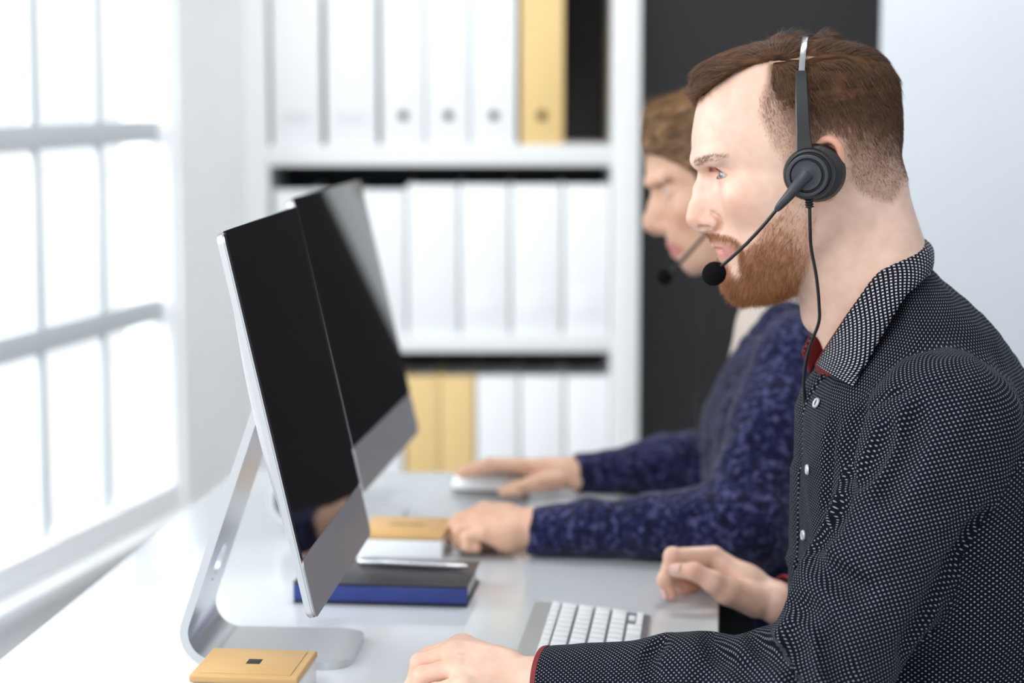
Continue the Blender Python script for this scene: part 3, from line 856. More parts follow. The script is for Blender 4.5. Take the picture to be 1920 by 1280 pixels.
# ------------------------------------------------------------------ shared body building
def proj(P):
    d = np.atleast_2d(P) - CAM
    z = d @ _F
    return 960 + FPX * (d @ _R) / z, 640 - FPX * (d @ _U) / z
def head_p(H, px, py, l=0.0):
    """head-frame point that shows at this pixel, l millimetres left of the midline"""
    wp = at_plane(px, py, H.O + H.L * l * 1e-3, H.L)
    return (wp - H.O) @ H.R
def near_px(H, v):
    """pixel of a head-frame point mirrored to the near side"""
    m = np.array(v, float); m[:, 1] = np.abs(m[:, 1])
    return proj(m @ H.R.T + H.O)
def sstep(a, b, x):
    t = np.clip((x - a) / (b - a), 0, 1); return t * t * (3 - 2 * t)
def inside(px, py, poly, soft=6.0):
    """soft mask of a polygon given in pixels"""
    P = np.asarray(poly, float); n = len(P)
    ins = np.zeros(len(px), bool); dist = np.full(len(px), 1e9)
    for i in range(n):
        x1, y1 = P[i]; x2, y2 = P[(i + 1) % n]
        c = ((y1 > py) != (y2 > py)) & (px < (x2 - x1) * (py - y1) / (y2 - y1 + 1e-12) + x1)
        ins ^= c
        L2 = (x2 - x1) ** 2 + (y2 - y1) ** 2 + 1e-9
        t = np.clip(((px - x1) * (x2 - x1) + (py - y1) * (y2 - y1)) / L2, 0, 1)
        dist = np.minimum(dist, np.hypot(px - x1 - t * (x2 - x1), py - y1 - t * (y2 - y1)))
    return sstep(-soft, soft, np.where(ins, dist, -dist))
def eye_mat(name, iris):
    m, nt, b = new_mat(name)
    at = nt.nodes.new('ShaderNodeAttribute'); at.attribute_name = 'tint'
    nt.links.new(at.outputs['Color'], b.inputs['Base Color'])
    b.inputs['Roughness'].default_value = 0.08; b.inputs['Coat Weight'].default_value = 0.6
    return m
def eyeball(name, c, r, look, iris, mat, parent, org, R, O):
    """sphere with white, iris and pupil coloured by the angle from the gaze"""
    n, m = 36, 26
    th = np.linspace(0, math.pi, m); ph = np.arange(n) * 2 * math.pi / n
    T_, P_ = np.meshgrid(th, ph, indexing='ij')
    look = np.asarray(look, float); look /= np.linalg.norm(look)
    a = np.cross(look, [0, 0, 1.0]); a /= np.linalg.norm(a); b = np.cross(a, look)
    bulge = 1 + 0.05 * np.exp(-(T_ / 0.4) ** 2)
    v = (np.cos(T_)[..., None] * look + np.sin(T_)[..., None] * (np.cos(P_)[..., None] * a + np.sin(P_)[..., None] * b)) * (r * bulge)[..., None] + c
    i, j = np.meshgrid(np.arange(m - 1), np.arange(n), indexing='ij'); A = (i * n + j).ravel(); B = (i * n + (j + 1) % n).ravel()
    me = np_mesh(name, v.reshape(-1, 3) @ R.T + O - org, np.stack([A, A + n, B + n, B], 1))
    t = T_.ravel(); col = np.zeros((len(t), 3)); col[:] = (0.50, 0.47, 0.46)
    col[t < 0.50] = iris; col[t < 0.22] = (0.01, 0.01, 0.01)
    set_color(me, 'tint', col)
    return link(name, me, mat, parent)

def face_features(fd, H, E):
    """eyes, nose, lips and ears on the near and the far side; E holds profile pixels"""
    P = lambda px, py, l=0.0: head_p(H, px, py, l)
    k = H.s / 0.541e-3 * E.get('k', 1.0)
    # sockets, brow and cheek
    for sg in (1, -1):
        def Q(px, py, l):
            q = P(px, py, l); q[1] *= sg; return q
        fd.ell(Q(*E['socket']), np.array([0.0115, 0.016, 0.0105]) * k, 0.013 * k, cut=True)
        fd.cone(Q(*E['brow'][0]), Q(*E['brow'][1]), 0.0065 * k, 0.0055 * k, 0.012 * k)
        fd.ell(Q(*E['cheek']), np.array([0.024, 0.0145, 0.015]) * k, 0.030 * k)
        # eyelids: a ball opened by an almond
        c = Q(*E['eye']); r = E['eye_r'] * k
        fd.ell(c, np.array([1, 1, 1]) * (r + 0.0016 * k), 0.006 * k)
        m = r * 1.7
        sl, X, Y, Zz = fd.block(c - m, c + m)
        dx, dy, dz = X - c[0], (Y - c[1]) * sg, Zz - c[2]
        rr = np.sqrt(dx ** 2 + dy ** 2 + dz ** 2) + 1e-6
        phi = np.arctan2(dy, dx); th = np.arcsin(np.clip(dz / rr, -1, 1))
        ph0, pm = 0.22, 1.05
        w = 1 - ((phi - ph0) / pm) ** 2
        up = E.get('lid_up', 0.30) * w; dn = -E.get('lid_dn', 0.27) * w
        mid = 0.05 - 0.10 * (phi - ph0)
        g = np.maximum(th - mid - up, dn - (th - mid)) * rr
        g = np.maximum(g, (np.abs(phi - ph0) - pm) * rr)
        g = np.maximum(g, r * 0.9 - rr)
        g = np.where(dx < 0, 1.0, g)
        fd.cut(g.astype(np.float32), sl, 0.0010)
        # ear
        ear = spline(np.array([Q(*e) for e in E['ear']]), 30)
        rad = np.interp(np.linspace(0, 1, 30), np.linspace(0, 1, len(E['ear_r'])), E['ear_r'])
        fd.chain([(e, rad[i]) for i, e in enumerate(ear)], 0.003 * k)
        fd.ell(Q(*E['ear_plate'][0]), E['ear_plate'][1], 0.005 * k)
        fd.ell(Q(*E['ear_hole'][0]), E['ear_hole'][1], 0.003, cut=True)
        # nose wing
        a = Q(*E['ala']); fd.ell(a, np.array([0.0105, 0.0062, 0.0078]) * k, 0.006 * k)
        # lips
        fd.chain([(Q(*p[:3]), p[3] * k) for p in E['lip_up']], 0.0035 * k)
        fd.chain([(Q(*p[:3]), p[3] * k) for p in E['lip_lo']], 0.0035 * k)
    fd.chain([(P(*p[:3]), p[3] * k) for p in E['nose']], 0.008 * k)
    fd.chain([(P(*p[:3]), p[3] * k) for p in E['nose2']], 0.010 * k)
    for sg in (1, -1):
        def Q(px, py, l):
            q = P(px, py, l); q[1] *= sg; return q
        a, b = E['nostril']
        fd.cone(Q(*a), Q(*b), 0.0032 * k, 0.0036 * k, 0.0015 * k, cut=True)
        if 'ala_crease' in E:
            ac = [Q(*p) for p in E['ala_crease']]
            for i in range(len(ac) - 1): fd.cone(ac[i], ac[i + 1], 0.0016 * k, 0.0016 * k, 0.005 * k, cut=True)
        # line between the lips
        fd.chain_cut = None
        ml = [Q(*p[:3]) for p in E['mouth']]
        for i in range(len(ml) - 1): fd.cone(ml[i], ml[i + 1], 0.0020 * k, 0.0020 * k, 0.0016 * k, cut=True)
    ch = E['chin']; fd.ell(P(*ch[0]), np.array(ch[1]) * k, 0.016 * k)

def hand_field(fd, G):
    """G: wrist [(pos, r)...], palm list of chains, fingers list of chains; positions in the field's frame"""
    for ch in G['arm']: fd.chain(ch, 0.012)
    for ch in G['palm']: fd.chain(ch, 0.014)
    for ch in G['thumb']: fd.chain(ch, 0.006)
    # fingers are grown on their own so that neighbours stay apart, then joined to the palm
    for ch in G['fingers']:
        for (a, ra), (b, rb) in zip(ch[:-1], ch[1:]):
            fd.cone(a, b, ra, rb, 0.0028)
        for (a, ra) in ch[1:3]:
            fd.ell(a, np.array([1, 1, 1]) * ra * 1.07, 0.004)
def nail_mesh(c, ax, nrm, L, W):
    """curved nail plate"""
    ax = ax / np.linalg.norm(ax); nrm = nrm - ax * (nrm @ ax); nrm /= np.linalg.norm(nrm); sd = np.cross(ax, nrm)
    nu, nv = 7, 7; v = []
    for i in range(nu):
        for j in range(nv):
            s = -1 + 2 * i / (nu - 1); t = -1 + 2 * j / (nv - 1)
            ww = W * (1 - 0.25 * max(0, s) ** 4)
            v.append(c + ax * s * L / 2 + sd * math.sin(t * 0.9) * ww / 1.57 + nrm * (math.cos(t * 0.9) - 1) * ww * 0.75)
    i, j = np.meshgrid(np.arange(nu - 1), np.arange(nv - 1), indexing='ij'); A = (i * nv + j).ravel()
    return np.array(v), np.stack([A, A + 1, A + nv + 1, A + nv], 1)
def join_np(parts):
    vs, qs, off = [], [], 0
    for v, q in parts:
        vs.append(v); qs.append(q + off); off += len(v)
    return np.concatenate(vs), np.concatenate(qs)
def strip_mesh(name, path, wdir, widths, thick, out):
    """ribbon with thickness along a path; wdir width axis, out outward vectors per point"""
    P = np.asarray(path, float); n = len(P)
    out = np.asarray(out, float); v = []
    for i in range(n):
        o = out[i] / np.linalg.norm(out[i]); w = wdir * widths[i] / 2
        b = min(0.25 * widths[i], 0.0012)
        wb = wdir * (widths[i] / 2 - b)
        v += [P[i] - w, P[i] + w, P[i] + w + o * thick * 0.6, P[i] + wb + o * thick, P[i] - wb + o * thick, P[i] - w + o * thick * 0.6]
    f = []
    for i in range(n - 1):
        for j in range(6):
            a = i * 6 + j; b = i * 6 + (j + 1) % 6
            f.append((a, b, b + 6, a + 6))
    me = bpy.data.meshes.new(name)
    me.from_pydata([tuple(x) for x in v], [], f + [tuple(range(5, -1, -1)), tuple(range((n - 1) * 6, n * 6))]); me.update()
    bm = bmesh.new(); bm.from_mesh(me); bmesh.ops.recalc_face_normals(bm, faces=bm.faces); bm.to_mesh(me); bm.free()
    return smooth(me, 0.6)

def fabric_mat(name, base, dot, pitch, size, cross=False, rough=0.85):
    """woven dot or cross print laid out in cloth (UV) metres, every second row shifted"""
    m, nt, b = new_mat(name)
    L = nt.links
    def math_(op, a, b_=None, c=None):
        n = nt.nodes.new('ShaderNodeMath'); n.operation = op
        for i, x in enumerate((a, b_, c)):
            if x is None: continue
            if isinstance(x, (int, float)): n.inputs[i].default_value = x
            else: L.new(x, n.inputs[i])
        return n.outputs[0]
    uv = nt.nodes.new('ShaderNodeUVMap'); uv.uv_map = 'cloth'
    sp = nt.nodes.new('ShaderNodeSeparateXYZ'); L.new(uv.outputs[0], sp.inputs[0])
    u = math_('DIVIDE', sp.outputs[0], pitch); v = math_('DIVIDE', sp.outputs[1], pitch)
    def cell(uo, vo):
        a = math_('SUBTRACT', math_('FRACT', math_('ADD', u, uo)), 0.5); c = math_('SUBTRACT', math_('FRACT', math_('ADD', v, vo)), 0.5)
        a = math_('ABSOLUTE', a); c = math_('ABSOLUTE', c)
        if cross:
            t = size * 0.27
            h1 = math_('MULTIPLY', math_('LESS_THAN', a, t), math_('LESS_THAN', c, size)); h2 = math_('MULTIPLY', math_('LESS_THAN', c, t), math_('LESS_THAN', a, size))
            return math_('MAXIMUM', h1, h2)
        d = math_('SQRT', math_('ADD', math_('MULTIPLY', a, a), math_('MULTIPLY', c, c)))
        return math_('SUBTRACT', 1.0, math_('SMOOTH_MIN', 1.0, math_('MAXIMUM', 0.0, math_('DIVIDE', math_('SUBTRACT', d, size * 0.75), size * 0.5)), 0.05))
    f = math_('MAXIMUM', cell(0, 0), cell(0.5, 0.5))
    nz = nt.nodes.new('ShaderNodeTexNoise'); nz.inputs['Scale'].default_value = 25
    tc = nt.nodes.new('ShaderNodeTexCoord'); L.new(tc.outputs['Object'], nz.inputs['Vector'])
    f = math_('MULTIPLY', f, math_('ADD', 0.7, math_('MULTIPLY', nz.outputs['Fac'], 0.5)))
    mx = nt.nodes.new('ShaderNodeMix'); mx.data_type = 'RGBA'
    mx.inputs['A'].default_value = (*base, 1); mx.inputs['B'].default_value = (*dot, 1)
    L.new(f, mx.inputs['Factor']); L.new(mx.outputs['Result'], b.inputs['Base Color'])
    b.inputs['Roughness'].default_value = rough; b.inputs['Specular IOR Level'].default_value = 0.12
    bp = nt.nodes.new('ShaderNodeBump'); bp.inputs['Strength'].default_value = 0.25; bp.inputs['Distance'].default_value = 0.0004
    L.new(f, bp.inputs['Height']); L.new(bp.outputs['Normal'], b.inputs['Normal'])
    return m
def set_uv(me, uv_loops):
    l = me.uv_layers.new(name='cloth')
    l.data.foreach_set('uv', np.asarray(uv_loops, np.float32).ravel())
def surf_hit(fd, H, px, py, y0, y1, n=900):
    """first point of the field met by the view ray of a pixel (used to lay creases on the cloth)"""
    r = ray(px, py)
    t = np.linspace(y0, y1, n)[:, None] / r[1]
    Pw = CAM + r * t
    q = (Pw - H.O) @ H.R
    i = np.round((q - fd.lo) / fd.h).astype(int)
    ok = np.all((i >= 0) & (i < fd.n), 1)
    val = np.ones(n); ii = i[ok]; val[ok] = fd.f[ii[:, 0], ii[:, 1], ii[:, 2]]
    k = np.argmax(val < 0)
    return q[k] if val[k] < 0 else None

M['red_lining'] = plain('dark_red_lining', srgb(120, 28, 34), 0.7, noise=0.08, scale=200, bump=0.1)
M['shirt'] = fabric_mat('dotted_shirt_cotton', (0.0045, 0.0045, 0.010), srgb(142, 152, 162), 0.0051, 0.14)
M['collar'] = fabric_mat('crossed_shirt_cotton', (0.0045, 0.0045, 0.011), srgb(228, 230, 235), 0.0056, 0.21, cross=True)
M['button'] = plain('pearl_button', (0.75, 0.77, 0.76), 0.2, 0.2)
M['trousers'] = plain('dark_trousers', (0.012, 0.012, 0.016), 0.85, noise=0.15, scale=300)
M['skin_man'] = skin_mat('fair_skin')
M['skin_woman'] = skin_mat('warm_skin')
M['nail'] = plain('finger_nail', srgb(232, 190, 178), 0.25)
M['eye'] = eye_mat('eye_surface', None)

# ------------------------------------------------------------------ the man
HM = Head(1480, 310, 2.12, 0.541, math.radians(7.6))
def build_man():
    H = HM
    P = lambda px, py, l=0.0: head_p(H, px, py, l)
    toH = lambda w: (np.asarray(w) - H.O) @ H.R
    org = np.array([H.O[0] + 0.06, H.O[1], 0.0])
    # ---- head and neck
    fd = Field((-0.15, -0.105, -0.30), (0.118, 0.105, 0.142), 0.0015)
    T = [(78, 1455, 1550, 1500, 16), (84, 1420, 1590, 1515, 34), (95, 1388, 1620, 1530, 48), (115, 1352, 1646, 1540, 61), (145, 1328, 1666, 1545, 70), (180, 1311, 1677, 1550, 75.5),
         (220, 1301, 1683, 1550, 78), (264, 1296, 1686, 1548, 79), (298, 1299, 1681, 1545, 78), (325, 1319, 1671, 1540, 76.5), (350, 1333, 1659, 1535, 75),
         (380, 1340, 1640, 1530, 73), (410, 1344, 1612, 1525, 71), (437, 1348, 1588, 1520, 68.5), (462, 1356, 1570, 1510, 65.5), (490, 1364, 1556, 1500, 61), (515, 1366, 1538, 1485, 56),
         (537, 1370, 1512, 1465, 49), (552, 1382, 1475, 1435, 38), (561, 1400, 1445, 1420, 22)]
    NF = ([78, 240, 285, 325, 380, 440, 500, 540, 561], [2.1, 2.1, 1.95, 1.66, 1.66, 1.72, 1.82, 2.0, 2.0])
    d = loft_field(fd, H, T, NF, 2.3)
    fd.f = d.copy()
    # neck
    fd.chain([(P(1588, 392), .052), (P(1625, 500), .051), (P(1655, 640), .053)], 0.030)
    fd.chain([(P(1578, 530), .044), (P(1640, 650), .043)], 0.024)
    for sg in (1, -1):
        fd.cone(P(1648, 360, 20 * sg), P(1678, 540, 26 * sg), 0.024, 0.030, 0.03)
        fd.cone(P(1602, 400, 46 * sg), P(1585, 660, 16 * sg), 0.011, 0.008, 0.018)
    fd.ell(P(1524, 592), (0.010, 0.012, 0.014), 0.016)
    E = dict(socket=(1328, 327, 35), brow=((1311, 303, 10), (1347, 295, 48)), cheek=(1412, 366, 44),
             eye=(1373, 327, 32), eye_r=0.0130, lid_up=0.29, lid_dn=0.26,
             ear=[(1538, 330, 77), (1534, 295, 81), (1539, 272, 86), (1553, 263, 90), (1569, 271, 93), (1575, 292, 94), (1574, 320, 92), (1566, 345, 88), (1553, 365, 82), (1543, 368, 79)],
             ear_r=[.0035, .0040, .0042, .0043, .0043, .0042, .0040, .0040, .0052, .0050],
             ear_plate=((1553, 320, 81), (0.014, 0.0055, 0.027)), ear_hole=((1551, 293, 94), (0.0092, 0.0105, 0.0125)),
             ala=(1336, 416, 13), ala_crease=[(1338, 400, 16), (1350, 408, 19), (1353, 420, 18), (1346, 431, 15)],
             nose=[(1319, 332, 0, .0050), (1313, 355, 0, .0058), (1306, 388, 0, .0066), (1304, 409, 0, .0080), (1314, 424, 0, .0062)],
             nose2=[(1332, 335, 0, .0070), (1328, 380, 0, .0095), (1325, 412, 0, .0100)],
             nostril=((1314, 428, 10), (1328, 428, 15)),
             lip_up=[(1346, 459, 0, .0052), (1350, 459, 7, .0048), (1362, 462, 15, .0038), (1383, 465, 23, .0020)],
             lip_lo=[(1359, 478, 0, .0060), (1362, 477, 7, .0056), (1371, 474, 15, .0042), (1385, 467, 23, .0020)],
             mouth=[(1338, 468, 0), (1343, 468, 8), (1357, 467.5, 17), (1387, 466, 26)],
             chin=((1390, 530, 0), (0.0125, 0.018, 0.017)))
    fd.ell(P(1389, 453), (0.0210, 0.021, 0.024), 0.016)
    fd.cone(P(1343, 440), P(1351, 456), 0.0062, 0.0055, 0.008)
    for sg in (1, -1): fd.cone(P(1345, 350, 6 * sg), P(1354, 392, 10 * sg), 0.007, 0.008, 0.016)
    face_features(fd, H, E)
    hv, hq = fd.mesh()
    hv = relax(hv, hq, 1, 0.4)
    hn = vnormals(hv, hq)
    headfield = fd
    # ---- skin tints
    x, y = near_px(H, hv)
    lz = np.abs(hv[:, 1])
    base = np.array(srgb(234, 198, 178)); red = np.array(srgb(216, 148, 124)); stub = np.array(srgb(176, 124, 92)); scalp = np.array(srgb(128, 88, 62)); lip = np.array(srgb(206, 140, 131))
    col = np.repeat(base[None], len(hv), 0)
    def blend(c, m): 
        nonlocal col
        col = col * (1 - m[:, None]) + c * m[:, None]
    blend(red, 0.45 * np.exp(-(((x - 1305) / 26) ** 2 + ((y - 412) / 24) ** 2)))
    blend(red, 0.35 * np.exp(-(((x - 1390) / 50) ** 2 + ((y - 395) / 36) ** 2)))
    blend(red, 0.75 * inside(x, y, [(1525, 250), (1585, 250), (1585, 380), (1530, 380)], 8) * sstep(0.078, 0.084, lz))
    blend(red, 0.3 * inside(x, y, [(1300, 300), (1360, 285), (1385, 330), (1340, 345)], 14) * (y > 312))
    blend(red, 0.25 * sstep(480, 600, y) * sstep(1560, 1680, x))
    BEARD = [(1480, 372), (1463, 398), (1434, 422), (1419, 445), (1398, 472), (1398, 505), (1388, 522), (1373, 515), (1362, 492), (1352, 492), (1352, 560), (1390, 580), (1440, 575), (1478, 566), (1496, 545), (1510, 515), (1522, 470), (1530, 420), (1536, 375)]
    MOUST = [(1322, 437), (1340, 436), (1362, 440), (1380, 447), (1390, 458), (1400, 478), (1397, 512), (1389, 505), (1385, 462), (1366, 453), (1345, 450), (1326, 449)]
    mb = np.maximum(inside(x, y, BEARD, 7), 0.9 * inside(x, y, MOUST, 3))
    blend(stub, mb * np.interp(y, [380, 420, 470, 530], [0.28, 0.4, 0.62, 0.8]))
    m_lip = inside(x, y, [(1334, 452), (1350, 453), (1386, 464), (1390, 467), (1375, 482), (1355, 490), (1343, 484)], 2.0)
    blend(lip, 0.85 * m_lip)
    HAIR = [(1290, 196), (1310, 190), (1340, 162), (1380, 135), (1420, 120), (1444, 116), (1438, 150), (1428, 180), (1428, 215), (1440, 255), (1462, 290), (1478, 330), (1490, 372), (1530, 372), (1536, 300), (1540, 255), (1560, 248), (1584, 262), (1592, 300), (1596, 335), (1612, 358), (1640, 372), (1672, 380), (1720, 300), (1720, 60), (1500, 30), (1290, 60)]
    hm = inside(x, y, HAIR, 9)
    shortness = sstep(200, 330, y) * 0.72 + 1.0 * sstep(1505, 1450, x) * sstep(140, 200, y)
    PART = np.array([(1446, 117), (1480, 112), (1520, 107), (1560, 105), (1582, 107)])
    pd = np.full(len(x), 1e9)
    for i in range(4):
        a, b = PART[i], PART[i + 1]; t = np.clip(((x - a[0]) * (b[0] - a[0]) + (y - a[1]) * (b[1] - a[1])) / ((b - a) @ (b - a)), 0, 1)
        pd = np.minimum(pd, np.hypot(x - a[0] - t * (b[0] - a[0]), y - a[1] - t * (b[1] - a[1])))
    near_part = (pd < 40) & (hv[:, 1] > 0)
    part_m = np.where(hv[:, 1] > 0, np.exp(-(pd / 3.0) ** 2) * sstep(1588, 1500, x), 0)
    blend(np.array(srgb(206, 166, 142)), part_m)
    blend(scalp, np.clip(hm * (1 - 0.72 * np.clip(shortness, 0, 1)) * (1 - part_m), 0, 1))
    blend(np.array(srgb(86, 60, 44)), np.clip(hm * sstep(250, 190, y) * (1 - part_m) * sstep(1450 , 1500, x + np.clip(165 - y, 0, 40)), 0, 1) * 0.9)
    hcol = col
    # ---- hands
    def hand(G, lo, hi, tip_tint):
        f2 = Field(lo, hi, 0.0015); hand_field(f2, G)
        v, q = f2.mesh(); v = relax(v, q, 1, 0.4)
        c = np.repeat(np.array(srgb(233, 195, 174))[None], len(v), 0)
        for ch in G['fingers'] + G['thumb']:
            for (p, r), wgt in zip(ch[1:], (0.35, 0.3, 0.6)[:len(ch) - 1]):
                g = np.exp(-(np.linalg.norm(v - np.asarray(p), axis=1) / (r * 1.5)) ** 2)
                c = c * (1 - (wgt * tip_tint * g)[:, None]) + np.array(srgb(212, 132, 104)) * (wgt * tip_tint * g)[:, None]
        return v, q, c
    W = lambda px, py, Y: toH(atY(px, py, Y))
    wl, el = W(1020, 1284, 1.955), W(1530, 1306, 1.86)
    GL = dict(arm=[[(wl, .0235), (wl + (el - wl) * 0.35, .031)]],
              palm=[[(wl, .0225), (W(935, 1262, 1.985), .0215), (W(866, 1216, 2.012), .0155)], [(W(940, 1264, 1.985), .0215), (W(856, 1226, 1.990), .0155)],
                    [(wl, .0215), (W(940, 1288, 1.965), .021), (W(860, 1254, 1.966), .0145)], [(W(950, 1296, 1.96), .019), (W(874, 1284, 1.944), .0130)]],
              thumb=[[(W(960, 1275, 2.01), .018), (W(900, 1270, 2.045), .0135), (W(845, 1285, 2.05), .0105), (W(808, 1300, 2.045), .0088)]],
              fingers=[[(W(868, 1212, 2.012), .0125), (W(806, 1232, 2.020), .0100), (W(790, 1276, 2.020), .0086), (W(800, 1308, 2.016), .0076)],
                       [(W(856, 1224, 1.990), .0128), (W(790, 1244, 1.996), .0102), (W(775, 1288, 1.996), .0088), (W(788, 1322, 1.992), .0078)],
                       [(W(860, 1252, 1.966), .0122), (W(794, 1268, 1.970), .0098), (W(782, 1308, 1.970), .0085), (W(794, 1336, 1.968), .0076)],
                       [(W(874, 1283, 1.944), .0110), (W(816, 1298, 1.946), .0086), (W(806, 1330, 1.946), .0076), (W(816, 1348, 1.944), .0068)]])
    lo = np.min([toH(atY(770, 1350, 1.93)), toH(atY(1200, 1170, 1.93)), toH(atY(770, 1350, 2.07)), toH(atY(1200, 1170, 2.07))], 0) - 0.012
    hi = np.max([toH(atY(760, 1350, 1.93)), toH(atY(1200, 1170, 1.93)), toH(atY(760, 1350, 2.07)), toH(atY(1200, 1170, 2.07))], 0) + 0.012
    lv, lq, lc = hand(GL, lo, hi, 0.5)
    wr, er = W(1462, 1132, 2.325), W(1800, 1170, 2.39)
    GR = dict(arm=[[(wr, .0200), (wr + (er - wr) * 0.45, .027)]],
              palm=[[(wr, .0195), (W(1400, 1092, 2.345), .0185), (W(1340, 1043, 2.360), .0112)], [(W(1400, 1098, 2.36), .0185), (W(1340, 1044, 2.385), .0115)],
                    [(wr, .019), (W(1400, 1108, 2.38), .017), (W(1345, 1052, 2.408), .0110)], [(W(1400, 1112, 2.39), .0155), (W(1352, 1064, 2.428), .0100)]],
              thumb=[[(W(1418, 1126, 2.322), .0195), (W(1366, 1108, 2.312), .0155), (W(1340, 1092, 2.308), .0125), (W(1302, 1071, 2.312), .0098), (W(1270, 1069, 2.322), .0086)]],
              fingers=[[(W(1338, 1042, 2.360), .0118), (W(1261, 1042, 2.352), .0094), (W(1247, 1086, 2.352), .0084), (W(1258, 1114, 2.350), .0074)],
                       [(W(1340, 1044, 2.385), .0118), (W(1266, 1046, 2.380), .0094), (W(1262, 1082, 2.380), .0084), (W(1284, 1104, 2.378), .0074)],
                       [(W(1345, 1050, 2.408), .0112), (W(1278, 1052, 2.404), .0090), (W(1276, 1084, 2.404), .0080), (W(1298, 1102, 2.402), .0070)],
                       [(W(1352, 1062, 2.428), .0100), (W(1294, 1062, 2.424), .0080), (W(1290, 1086, 2.424), .0070), (W(1306, 1100, 2.422), .0064)]])
    cs = [W(a, b, c) for a in (1225, 1580) for b in (1010, 1190) for c in (2.28, 2.45)]
    rv, rq, rc = hand(GR, np.min(cs, 0) - .01, np.max(cs, 0) + .01, 0.8)
    # ---- trunk and limbs inside the clothes (coarse)
    fb = Field((-0.42, -0.36, -0.80), (0.20, 0.36, -0.10), 0.009)
    sl_, sr_ = W(1772, 800, 1.935), W(1740, 760, 2.30)
    fb.cone(P(1700, 740), P(1745, 900), 0.055, 0.100, 0.05)
    fb.cone(P(1745, 900), P(1745, 1350), 0.110, 0.115, 0.05)
    fb.cone(sl_, sr_, 0.05, 0.05, 0.06); fb.cone(sl_, el, 0.046, 0.036, 0.02); fb.cone(el, wl, 0.036, 0.022, 0.02)
    fb.cone(sr_, er, 0.046, 0.036, 0.02); fb.cone(er, wr, 0.034, 0.02, 0.02)
    bv, bq = fb.mesh()
    V_, Q_ = join_np([(hv, hq), (lv, lq), (rv, rq), (bv, bq)])
    C_ = np.concatenate([hcol, lc, rc, np.repeat(base[None], len(bv), 0)])
    toL = lambda v: H.w(v) - org
    me = np_mesh('body', toL(V_), Q_); set_color(me, 'skin', C_)
    man = link('person', me, M['skin_man']); man.location = org
    tag(man, 'bearded man in a black dotted shirt and headset, sitting in profile', 'person')
    # ---- eyes
    for sg in (1, -1):
        c = P(1373, 327, 32); c[1] *= sg
        eyeball('eye', c, 0.0130, (1, 0.36, -0.03), srgb(118, 128, 140), M['eye'], man, org, H.R, H.O)
    # ---- nails of the right hand
    for (c0, c1, nr) in ((W(1290, 1070, 2.313), W(1266, 1069, 2.322), np.array([-0.1, 0.75, 0.55])), (W(1247, 1092, 2.350), W(1256, 1112, 2.348), np.array([0.9, 0.25, -0.1]))):
        ax = c1 - c0; ax /= np.linalg.norm(ax); nr = nr - ax * (nr @ ax); nr /= np.linalg.norm(nr)
        v, q = nail_mesh(c1 - ax * 0.003 + nr * 0.0092, ax, nr, 0.0125, 0.0115)
        link('finger_nail', np_mesh('finger_nail', toL(v), q), M['nail'], man)
    # ---- hair
    rs = np.random.RandomState(4)
    def sample(mask_fn, n, seed):
        """random points on the head mesh weighted by a density mask"""
        r = np.random.RandomState(seed)
        cen = hv[hq].mean(1); cx, cy = near_px(H, cen)
        area = np.linalg.norm(np.cross(hv[hq[:, 2]] - hv[hq[:, 0]], hv[hq[:, 3]] - hv[hq[:, 1]]), axis=1)
        w = area * mask_fn(cx, cy, cen); w /= w.sum()
        f = r.choice(len(hq), n, p=w)
        a, b = r.rand(n, 1), r.rand(n, 1)
        c = hv[hq[f]]; p = (c[:, 0] * (1 - a) + c[:, 1] * a) * (1 - b) + (c[:, 3] * (1 - a) + c[:, 2] * a) * b
        nn = hn[hq[f]].mean(1); nn /= np.linalg.norm(nn, axis=1)[:, None]
        qx, qy = near_px(H, p)
        return p, nn, qx, qy
    mh = hair_mat('auburn_hair', srgb(42, 29, 22), srgb(140, 100, 72), 0.5)
    mbd = hair_mat('ginger_beard', srgb(112, 62, 30), srgb(208, 142, 88), 0.4)
    mbr = hair_mat('brown_brow', srgb(96, 66, 48), srgb(158, 116, 88), 0.5)
    # hair mass under the strands
    fh = Field((-0.135, -0.10, -0.03), (0.118, 0.10, 0.150), 0.0024)
    base_d = loft_field(fh, H, T, NF, 2.3)
    X, Y, Zz = fh.ax[0][:, None, None], fh.ax[1][None, :, None], fh.ax[2][None, None, :]
    G3 = np.stack(np.broadcast_arrays(X, Y, Zz), -1).reshape(-1, 3)
    gx, gy = near_px(H, G3)
    hmask = inside(gx, gy, HAIR, 13)
    near = G3[:, 1] > 0
    th = np.interp(gy, [50, 90, 130, 165, 205, 270], [0.0058, 0.0060, 0.0060, 0.0040, 0.0004, -0.002])
    quiff = np.exp(-(((gx - 1345) / 60) ** 2 + ((gy - 130) / 50) ** 2))
    th = th + 0.0045 * quiff + 0.0022 * np.exp(-((gx - 1440) / 45) ** 2) * sstep(110, 70, gy) + 0.0022 * np.exp(-((gx - 1600) / 55) ** 2) * sstep(130, 80, gy)
    pdg = np.full(len(gx), 1e9)
    for i in range(4):
        a, b = PART[i], PART[i + 1]; t = np.clip(((gx - a[0]) * (b[0] - a[0]) + (gy - a[1]) * (b[1] - a[1])) / ((b - a) @ (b - a)), 0, 1)
        pdg = np.minimum(pdg, np.hypot(gx - a[0] - t * (b[0] - a[0]), gy - a[1] - t * (b[1] - a[1])))
    groove = np.where(near, np.exp(-(pdg / 5.0) ** 2) * sstep(1588, 1520, gx), 0)
    th = th * np.where((gy > 122) & near, sstep(1434, 1480, gx) * (gx < 1700) + (gx < 1410) * 1.0 * (gy < 200), 1)
    band = np.exp(-((gx - 1508) / 13) ** 2) * 0.006 * sstep(150, 120, gy)
    streak = (vnoise(G3 * np.array([0.25, 1.0, 1.0]), 260, 3) - 0.5) * 0.0016
    th = th + (vnoise(G3, 320, 12) - 0.5) * 0.0035 * sstep(150, 185, gy)
